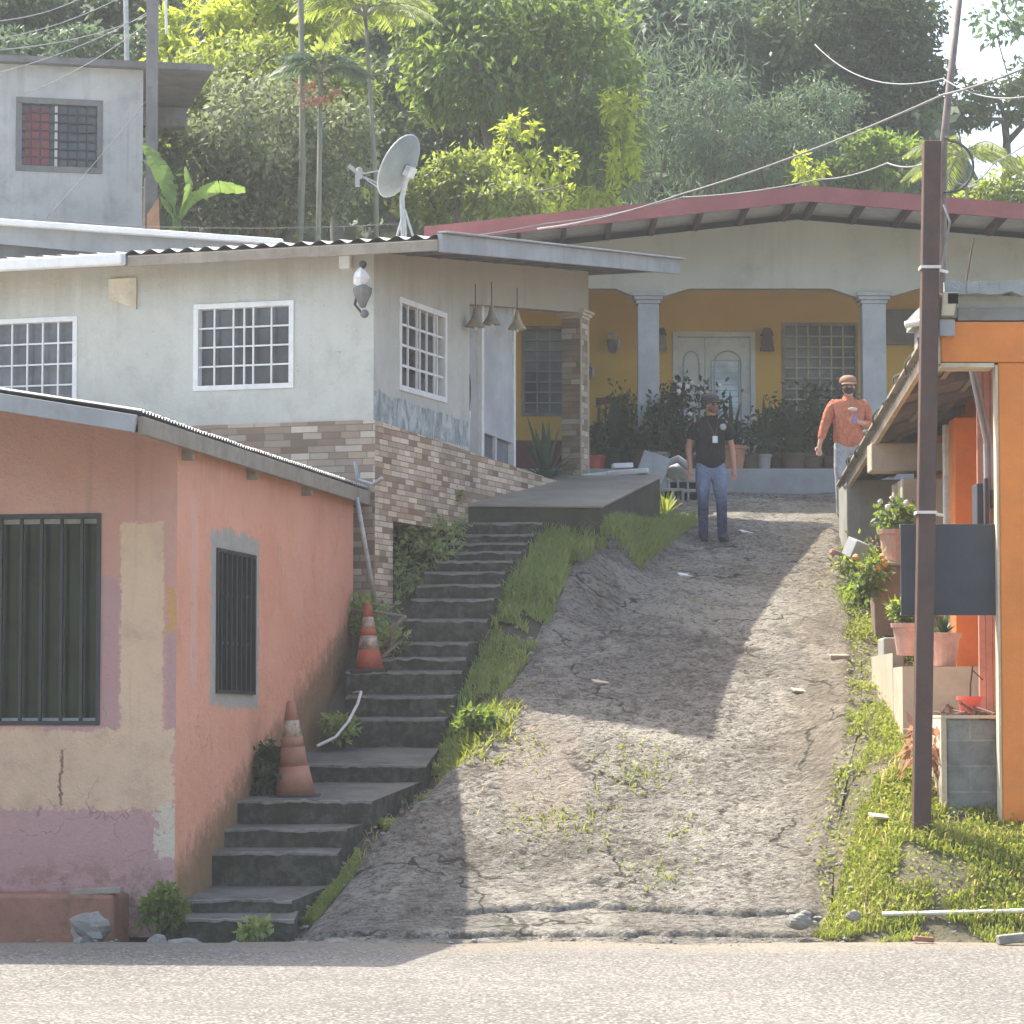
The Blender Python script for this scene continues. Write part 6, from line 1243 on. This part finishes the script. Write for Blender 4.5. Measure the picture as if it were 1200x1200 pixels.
t2, so = person('person in long orange shirt and grey trousers standing above the low tin awning', (fx, D, G(fx, D) + .03), .05, pose, skin2, org, gry, shoe, capb, mask, bulk=1.1, long_sleeve=True, brim=True)
mb = MB(); mb.ball((.03, -.165, 1.33), .05, 10, 6, (1.2, .2, .5)); o = mb.build('emblem', M['cream'], None, smooth=True); o.parent = so
mb = MB(); mb.box(.0, .06, -.30, -.285, 1.14, 1.26); o = mb.build('phone', plain('phone_purple', (0.25, 0.2, 0.32)), None); o.parent = t2; o['label'] = 'phone held at chest'
# ---------------------------------------------------------------- grass
def scatter(n, xf, yr, dens, rng):
    P = []
    tries = 0
    while len(P) < n and tries < n * 30:
        tries += 1; y = rng.uniform(*yr); x = xf(y, rng.random()); nn = mnoise.noise(Vector((x * 1.6, y * 1.3, 5))) + .5 * mnoise.noise(Vector((x * 4, y * 4, 9)))
        if nn > dens: P.append((x, y, G(x, y) - .03))
    return np.array(P)
rg = np.random.default_rng(5)
xs_f = lambda y: float(np.interp(y, *XSp)); xl_f = lambda y: float(np.interp(y, *XLp)); xr_f = lambda y: float(np.interp(y, *XRp))
A = scatter(15000, lambda y, u: xs_f(y) - .05 + (max(xl_f(y) + .12, xs_f(y) + .45) - xs_f(y)) * u, (29.4, 38.5), -.25, rg)
B = scatter(8000, lambda y, u: xs_f(y) + (xl_f(y) - xs_f(y) + .1) * u, (25.8, 29.8), -.05, rg)
V, F = merge([blades(A[A[:, 1] < 32.5], .11, .016, .8, rg), blades(A[A[:, 1] >= 32.5], .19, .018, .7, rg), blades(B, .06, .014, .9, rg)]); o = npmesh('grass', V, F, M['grassL']); tag(o, 'overgrown green grass strip between the stairs and the driveway', 'grass', kind='stuff')
C_ = scatter(900, lambda y, u: -.52 + .5 * u + (y - 29) * .1, (28.5, 29.9), -.2, rg); V, F = blades(C_, .17, .022, .7, rg); o = npmesh('grass', V, F, M['grassR']); tag(o, 'bright sunlit grass tuft at the end of the stairs strip', 'grass', kind='stuff')
A = scatter(20000, lambda y, u: 2.35 + (y - 25) * .3 + (2.6 - (y - 25) * .3) * u, (25.05, 27.4), -.36, rg); B = scatter(5200, lambda y, u: xr_f(y) - .3 + .95 * u, (27.2, 34.5), .02, rg); Cc = scatter(1200, lambda y, u: 2.5 + 2.4 * u, (24.7, 25.15), .05, rg)
V, F = merge([blades(A, .07, .013, 1.0, rg), blades(B, .07, .014, .9, rg), blades(Cc, .06, .014, .8, rg)])
Dd = scatter(1100, lambda y, u: 2.4 + (y - 25) * .3 + 2.2 * u, (25.05, 27.6), -.3, rg); De = scatter(1300, lambda y, u: xs_f(y) + .9 * u, (26.5, 36), -.3, rg); V2, F2 = blades(np.concatenate([Dd, De]), .13, .01, 1.1, rg); o = npmesh('dry_grass', V2, F2, M['dry']); tag(o, 'dry straw coloured stalks scattered through the grass verges', 'grass', kind='stuff')
lv = []
for n_, yr, xf in ((2600, (25.1, 27.3), lambda y: rg.uniform(2.5, 4.5)), (1400, (27.3, 33.5), lambda y: xr_f(y) + rg.uniform(-.15, .6))):
    P = np.array([(x, y, G(x, y) + rg.uniform(0, .07)) for y in rg.uniform(*yr, n_) for x in (xf(y),)])
    lv.append(leaf_quads(P, unit(rg.normal(size=(n_, 3)) + [0, 0, .2]), unit(rg.normal(size=(n_, 3)) * .5 + [0, 0, 1]), .042 * rg.uniform(.6, 1.3, n_), .026 * rg.uniform(.6, 1.3, n_)))
o = npmesh('grass', V, F, M['grassR']); tag(o, 'sunlit grass bank along the right side of the driveway', 'grass', kind='stuff')
V, F = merge(lv); o = npmesh('ground_cover', V, F, M['grassR']); tag(o, 'small leafy weeds spread through the sunlit grass bank', 'weeds', kind='stuff')
spots = [(765, 893, .5, 260), (640, 962, .3, 110), (690, 965, .3, 90), (800, 985, .3, 110), (775, 1030, .3, 90), (615, 882, .3, 90), (802, 712, .35, 170), (980, 690, .3, 60), (605, 970, .25, 60), (745, 912, .3, 110)]
Ps = []
for px, py, r, n_ in spots:
    lo, hi = 25.3, 41
    for _ in range(40):
        m_ = (lo + hi) / 2; p = at(px, py, m_)
        if G(p.x, m_) + .02 > p.z: hi = m_
        else: lo = m_
    p = at(px, py, lo)
    for _ in range(int(n_ * 1.6)): x, y = p.x + rg.normal() * r * .45, p.y + rg.normal() * r * .8; Ps.append((x, y, G(x, y) - .01))
V, F = blades(np.array(Ps), .085, .018, .9, rg); o = npmesh('grass', V, F, M['grassR']); tag(o, 'small tufts of grass growing from cracks in the driveway', 'grass', kind='stuff')
# moss and grass hanging over the retaining wall
# ---------------------------------------------------------------- trees on the hill
def tree(label, D, blobs, n, size, lf, name='tree', aspect=.42, droop=.5, clumps=45, sig=.16, trunk_r=.16, shell=.55, seed=0, depth=.8, limbs=True, cat='tree', tm='trunk'):
    rng = np.random.default_rng(seed + 500); W = []
    for px, py, rx, ry in blobs:
        c = at(px, py, D + rng.uniform(-.4, .4)); s = D / FPX; W.append((c.x, c.y, c.z, rx * s, (rx + ry) / 2 * s * depth, ry * s))
    cx = sum(w[0] for w in W) / len(W); cz = min(w[2] for w in W); base = Vector((cx, D + .3, G(cx, D + .3) - .2))
    t = thing(name, label, cat, base, 'trees and bushes on the hillside')
    mb = MB(); h = max(.4, cz - base.z); fork = base + Vector((.1 * h * mnoise.noise(base), 0, h * .75)); mb.tube([base, base.lerp(fork, .5) + Vector((.06, .03, 0)), fork], [trunk_r, trunk_r * .8, trunk_r * .65], 8)
    if limbs:
        for w in W: e = Vector(w[:3]); m_ = fork.lerp(e, .33) + Vector((rng.normal() * .25, rng.normal() * .2, rng.uniform(-.1, .35))); m2_ = fork.lerp(e, .68) + Vector((rng.normal() * .25, rng.normal() * .2, rng.uniform(-.1, .25))); mb.tube([fork, m_, m2_, e, e + Vector((rng.normal() * w[3] * .5, -.2 * w[4], w[5] * .7))], [trunk_r * .55, trunk_r * .42, trunk_r * .3, trunk_r * .2, .015], 6)
    mb.build('trunk', M[tm], t, smooth=True)
    V, F = leaf_cloud(W, n, size, aspect, droop, clumps, sig, rng, shell); npmesh('crown', V, F, M[lf], t)
    return t
tree('bright yellow-green tree at upper left behind the grey cement house', 50, [(235, 45, 55, 48), (300, 20, 55, 45), (205, 70, 25, 28), (345, 15, 45, 35)], 7500, .17, 'lf_yl', seed=1, aspect=.3, clumps=60, sig=.17)
tree('pale small leaved bush thick with vines left of the satellite dish', 47, [(300, 150, 75, 65), (235, 190, 55, 50), (330, 215, 70, 50), (270, 240, 60, 35), (390, 170, 50, 60)], 11000, .12, 'lf_pl', 'bush', seed=2, aspect=.5, clumps=70, sig=.2)
tree('olive leafy bush above the corrugated eave between the slim palm trunks', 48.5, [(290, 85, 85, 45), (395, 110, 45, 60), (340, 170, 60, 60), (215, 140, 35, 40)], 8000, .14, 'lf_ol', 'bush', seed=3, clumps=60, sig=.2)
tree('dark shadowy tree behind the satellite dish', 55, [(470, 125, 90, 80), (540, 190, 75, 60), (420, 210, 80, 55), (600, 140, 70, 70)], 9000, .17, 'lf_dk', seed=4, clumps=60)
tree('large dense mango tree with sunlit right edge in the middle', 52, [(600, 30, 110, 72), (680, 95, 66, 90), (560, 85, 80, 65), (655, 180, 68, 58), (520, 20, 65, 55), (705, 170, 48, 62)], 19000, .19, 'lf_md', seed=5, aspect=.32, droop=1.0, clumps=75, sig=.16, trunk_r=.22)
tree('yellow lit branches at the right edge of the mango tree', 51, [(725, 125, 24, 26), (728, 180, 24, 40), (700, 228, 34, 16), (736, 155, 14, 24), (650, 240, 30, 12)], 1500, .16, 'lf_yl', seed=6, aspect=.32, droop=.9, clumps=22, sig=.22, trunk_r=.05, shell=.2)  # added clump: sunlight on the mango's rim put into yellow leaf colour
tree('open young tree with sunlit yellow leaf tufts below the mango', 49.5, [(598, 165, 20, 26), (625, 200, 25, 25), (610, 145, 26, 16), (650, 232, 22, 20), (590, 205, 22, 22), (655, 190, 20, 16)], 1000, .13, 'lf_yl', seed=7, clumps=16, trunk_r=.05)  # sunlight on the tufts is put into the yellow leaf colour
tree('rounded light green shrub right of the satellite dish', 48, [(545, 215, 55, 38), (590, 235, 45, 25), (505, 235, 40, 28)], 6000, .12, 'lf_ol', 'bush', seed=8, clumps=55)
tree('grey-green hazy tree right of the mango at the top', 62, [(860, 40, 90, 75), (800, 20, 70, 60), (900, 110, 70, 70), (765, 60, 55, 65)], 11000, .2, 'lf_bl', seed=9, clumps=70)
tree('feathery mid green tree in the centre of the hillside above the yellow house', 57, [(900, 175, 85, 55), (840, 140, 65, 55), (960, 150, 60, 60)], 10500, .13, 'lf_bl', seed=10, aspect=.2, droop=.9, clumps=75)
tree('tall dark tree standing against the sky left of the pole', 60, [(1010, 60, 85, 85), (960, 20, 70, 60), (1055, 110, 58, 58), (1060, 20, 45, 60), (1000, 150, 70, 45)], 13000, .17, 'lf_dk', seed=11, clumps=75)
tree('dark green bush on the slope above the ridge of the yellow house', 56, [(1040, 185, 60, 30), (980, 205, 55, 22)], 3500, .14, 'lf_md', 'bush', seed=12)
tree('light green bush behind the roof at the right edge', 54, [(1170, 235, 45, 26), (1215, 220, 45, 40)], 3600, .13, 'lf_ol', 'bush', seed=13)
tree('dark ridge trees on the skyline at the right edge', 78, [(1170, 118, 55, 26), (1235, 100, 60, 40), (1120, 130, 40, 22)], 4500, .2, 'lf_md', 'tree', seed=14)
tree('small yellow-green sapling poking above the yellow house ridge', 52.5, [(950, 200, 16, 16), (940, 190, 10, 9)], 260, .13, 'lf_yl', 'sapling', seed=15, clumps=9, trunk_r=.03)
tree('overhanging branch with small leaves against the sky at the top right', 44, [(1180, 18, 36, 26), (1225, -5, 50, 40), (1168, 42, 18, 10), (1330, -20, 60, 50), (1420, -20, 60, 50)], 1700, .13, 'lf_bl', seed=16, clumps=40, sig=.25, trunk_r=.045)
tree('dark tree over the roof of the upper grey house at the top left', 56, [(60, 30, 90, 55), (-20, 10, 80, 60), (130, 40, 60, 40), (160, 10, 50, 40)], 8500, .19, 'lf_dk', seed=17, clumps=60)
tree('green tree top peeping over the flat roof by the pale mast', 52, [(165, 60, 28, 25), (20, 55, 45, 20), (95, 52, 40, 22)], 2600, .14, 'lf_bl', 'bush', seed=18)
tree('tall pale leaved tree at the top above the slim palms', 58, [(400, 20, 80, 60), (460, 60, 60, 50), (330, 40, 60, 60)], 8500, .17, 'lf_bl', seed=19, clumps=60)
tree('dark tree crown above the mango reaching out of the picture', 66, [(560, -10, 110, 60), (690, -10, 90, 60), (760, 0, 60, 60)], 7000, .2, 'lf_md', seed=20, clumps=60)
# bamboo
def bamboo():
    rng = np.random.default_rng(77); D = 58; b = at(790, 240, D); t = thing('bamboo', 'arching blue-green bamboo clump right of the mango tree', 'bamboo', (b.x, D, G(b.x, D)), 'trees and bushes on the hillside'); st = MB(); Vs = []
    for k in range(34):
        a = rng.uniform(0, 6.28); x0 = b.x + rng.normal() * .9; y0 = D + rng.normal() * .6; z0 = G(x0, y0); top = rng.uniform(5.5, 9.5) if k % 3 else rng.uniform(3.5, 5.5); sp = rng.uniform(-1.7, 1.5)
        pts = [Vector((x0 + sp * (s_ ** 2), y0 - .6 * s_ ** 2, z0 + top * (s_ - .28 * s_ ** 3))) for s_ in np.linspace(0, 1, 9)]; st.tube(pts, [.035 - .003 * i for i in range(9)], 5)
        for s_ in range(150):
            i = rng.integers(3, 8); f = rng.random(); q = pts[i].lerp(pts[i + 1], f); Vs.append(np.array(q) + rng.normal(size=3) * np.array([.28, .3, .25]))
    st.build('stem', M['palmtr'], t, smooth=True); P = np.array(Vs); n = len(P); V, F = leaf_quads(P, unit(rng.normal(size=(n, 3)) * .6 + [0.15, 0, -.7]), unit(rng.normal(size=(n, 3)) + [0, -.3, .6]), rng.uniform(.18, .36, n), rng.uniform(.022, .04, n)); npmesh('crown', V, F, M['lf_bl'], t)
bamboo()
# palms
def palm(label, base, top, nf, L, lf, seed, r=.052, fruit=None, pinn=34, wl=.3):
    rng = np.random.default_rng(seed); t = thing('palm_tree', label, 'palm tree', base, 'trees and bushes on the hillside'); base, top = Vector(base), Vector(top); m_ = base.lerp(top, .5) + Vector((.08, 0, 0))
    mb = MB().tube([base, m_, top], [r, r * .9, r * .75], 10); mb.build('trunk', M['palmtr'], t, smooth=True); rb = MB(); P, Dr, Nn, Ls = [], [], [], []
    for k in range(nf):
        a = 2 * math.pi * k / nf + rng.uniform(-.2, .2); el = rng.uniform(.35, 1.25); d = Vector((math.cos(a), math.sin(a), 0)); pts = []
        for i in range(12): s_ = i / 11; pts.append(top + d * (L * s_ * math.cos(el * .6)) + Vector((0, 0, L * (math.sin(el) * s_ - (.75) * s_ * s_))))
        rb.tube(pts, [.022 - .0016 * i for i in range(12)], 5); sd = Vector((-d.y, d.x, 0))
        for i in range(pinn):
            s_ = .15 + .85 * i / pinn; j = min(10, int(s_ * 11)); q = pts[j].lerp(pts[j + 1], s_ * 11 - j); tg = (pts[j + 1] - pts[j]).normalized()
            for sg in (-1, 1): P.append(q); Dr.append(sd * sg * .8 + tg * .6 + Vector((0, 0, -.5 + rng.normal() * .15))); Nn.append(Vector((0, 0, 1)) + sd * sg * .3); Ls.append(wl * math.sin(math.pi * (.12 + .85 * s_)) + .04)
    rb.build('frond_rib', M['palmtr'], t); V, F = leaf_quads(np.array(P), np.array(Dr), np.array(Nn), np.array(Ls), np.full(len(P), .035)); npmesh('crown', V, F, M[lf], t)
    if fruit: V, F = leaf_cloud([(fruit.x, fruit.y, fruit.z, .26, .25, .18)], 300, .05, .7, 1, 12, .3, rng); npmesh('fruit_cluster', V, F, plain('orange_fruit', (.45, .2, .12)), t)
b0, b1 = at(345, 300, 45.5), at(352, -60, 45.5); palm('slender palm with the left of two slim pale trunks behind the corrugated eave', (b0.x, 45.5, b0.z - 2), b1, 12, 1.7, 'lf_bl', 3)
b0, b1 = at(358, 300, 45.0), at(376, 85, 45.0); palm('slim palm with reddish fruit cluster just right of the taller trunk', (b0.x, 45, b0.z - 2), b1, 9, .85, 'lf_bl', 4, .042, at(374, 108, 44.8))
b0, b1 = at(440, 260, 46.0), at(428, 20, 46.5); palm('palm with broad drooping sunlit fronds above the satellite dish', (b0.x, 46.5, b0.z - 2), b1, 14, 1.35, 'lf_ol', 5, .04, None, 34, .42)
b0, b1 = at(1138, 300, 52), at(1128, 185, 52); palm('light green feathery palm behind the pole at right', (b0.x, 52, b0.z - 1), b1, 14, 1.15, 'lf_ol', 6, .035, None, 34, .34)
# banana plant
def banana():
    b = at(205, 268, 42.0); t = thing('banana_plant', 'banana plant with big bright leaves beside the upper grey house', 'plant', (b.x, 42, b.z - .4)); mb = MB().tube([b - Vector((0, 0, .6)), b + Vector((.03, 0, .3))], [.07, .05], 8); mb.build('stem', M['lf_ba'], t, smooth=True)
    for k, (pts, w) in enumerate((([(208, 258), (200, 225), (188, 195), (170, 167)], 26), ([(210, 255), (228, 228), (255, 216), (287, 220)], 15), ([(206, 258), (196, 240), (190, 230)], 8), ([(212, 250), (222, 215), (218, 195)], 9))):
        P = [at(*p, 41.9 - .05 * k) for p in pts]; s = 42 / FPX; n = 16; path = []
        for i in range(n + 1): u = i / n * (len(P) - 1); j = min(len(P) - 2, int(u)); path.append(P[j].lerp(P[j + 1], u - j))
        lm = MB()
        for i in range(n):
            a, c = path[i], path[i + 1]; d = (c - a).normalized(); sd = Vector((d.z, 0, -d.x)).normalized(); f = lambda q: w * s * math.sin(math.pi * min(1, max(.0, (q / n - .18) / .86))) ** .7 * .5 if q / n > .2 else .012
            for sg in (-1, 1): jg = .8 + .35 * mnoise.noise(Vector((i * .9, k, sg))); lm.poly([a, c, c + sd * sg * f(i + 1) * jg + Vector((0, .12 * sg, -.03)), a + sd * sg * f(i) * jg + Vector((0, .12 * sg, -.03))])
        lm.build('leaf', M['lf_ba'], t)
banana()
# backing woods: the hillside as one mass, and dry grass slope
rw_ = np.random.default_rng(9); n = 26000; X = rw_.uniform(-14, 15, n); Y = rw_.uniform(60, 84, n); keep = ~((X > 9.2) & (Y > 58)); X, Y = X[keep], Y[keep]; n = len(X)
Z = np.array([G(x, y) for x, y in zip(X, Y)]) + rw_.uniform(0, 2.4, n); P = np.stack([X, Y, Z], 1)
V, F = leaf_quads(P, unit(rw_.normal(size=(n, 3)) + [0, -.3, -.3]), unit(rw_.normal(size=(n, 3)) * .7 + [0, -.5, .7]), rw_.uniform(.3, .6, n), rw_.uniform(.16, .3, n)); o = npmesh('woods', V, F, M['lf_dk']); tag(o, 'dense dark woodland covering the far hillside', 'woods', kind='stuff')
n = 9000; X = rw_.uniform(-9, 12, n); Y = rw_.uniform(50, 58, n); Z = np.array([G(x, y) for x, y in zip(X, Y)]) + rw_.uniform(0, 1.0, n)
V, F = leaf_quads(np.stack([X, Y, Z], 1), unit(rw_.normal(size=(n, 3)) + [0, -.3, .1]), unit(rw_.normal(size=(n, 3)) * .7 + [0, -.5, .7]), rw_.uniform(.14, .3, n), rw_.uniform(.07, .14, n)); o = npmesh('undergrowth', V, F, M['lf_md']); tag(o, 'tangled undergrowth at the foot of the hillside', 'undergrowth', kind='stuff')
P = np.array([(x, y, G(x, y)) for x, y in zip(rw_.uniform(5.2, 11, 5000), rw_.uniform(52, 60, 5000))]); V, F = blades(P, .6, .03, .7, rw_); o = npmesh('grass', V, F, M['dry']); tag(o, 'dry tawny grass on the slope behind the yellow house ridge', 'grass', kind='stuff')

# ---------------------------------------------------------------- morning haze filling the valley air
hz = MB().box(-60, 60, -12, 130, -3, 42)
hm = bpy.data.materials.new('thin_haze'); hm.use_nodes = True; nt = hm.node_tree; nt.nodes.remove(nt.nodes['Principled BSDF'])
vs = nt.nodes.new('ShaderNodeVolumeScatter'); vs.inputs['Color'].default_value = (.93, .97, 1, 1); vs.inputs['Density'].default_value = .001; vs.inputs['Anisotropy'].default_value = .25
nt.links.new(vs.outputs[0], nt.nodes['Material Output'].inputs['Volume']); hz.build('haze', hm, None, kind='structure')
# ---------------------------------------------------------------- camera, sun, sky
cam = bpy.data.objects.new('camera', bpy.data.cameras.new('camera')); COL.objects.link(cam); SC.camera = cam
cam.location = (0, 0, CAMH); cam.rotation_euler = (math.pi / 2 + PHI, 0, 0); cam.data.sensor_width = 36; cam.data.lens = 36 * FPX / 1200; cam.data.clip_end = 1000
LD = Vector((.49, -.46, -1)).normalized()
sun = bpy.data.objects.new('sun', bpy.data.lights.new('sun', 'SUN')); COL.objects.link(sun); sun.rotation_euler = LD.to_track_quat('-Z', 'Y').to_euler(); sun.data.energy = 5.0; sun.data.angle = rad(.55); sun.data.color = (1, .93, .80); sun.location = (-10, 20, 40)
wd = bpy.data.worlds.new('World'); SC.world = wd; wd.use_nodes = True; nt = wd.node_tree; sk = nt.nodes.new('ShaderNodeTexSky'); sk.sky_type = 'NISHITA'; sk.sun_disc = False
el = math.asin(-LD.z); az = math.atan2(-LD.x, -LD.y)
sk.sun_elevation = el; sk.sun_rotation = az; sk.dust_density = 4.0; sk.air_density = 1.0; sk.ozone_density = 1.0
bg = nt.nodes['Background']; nt.links.new(sk.outputs[0], bg.inputs[0]); bg.inputs[1].default_value = .21
SC.view_settings.view_transform = 'Standard'; SC.view_settings.look = 'None'; SC.view_settings.exposure = 0
SC.render.engine = 'CYCLES'; SC.cycles.film_exposure = 2.15; SC.cycles.max_bounces = 6; SC.cycles.volume_bounces = 0; SC.cycles.transparent_max_bounces = 4
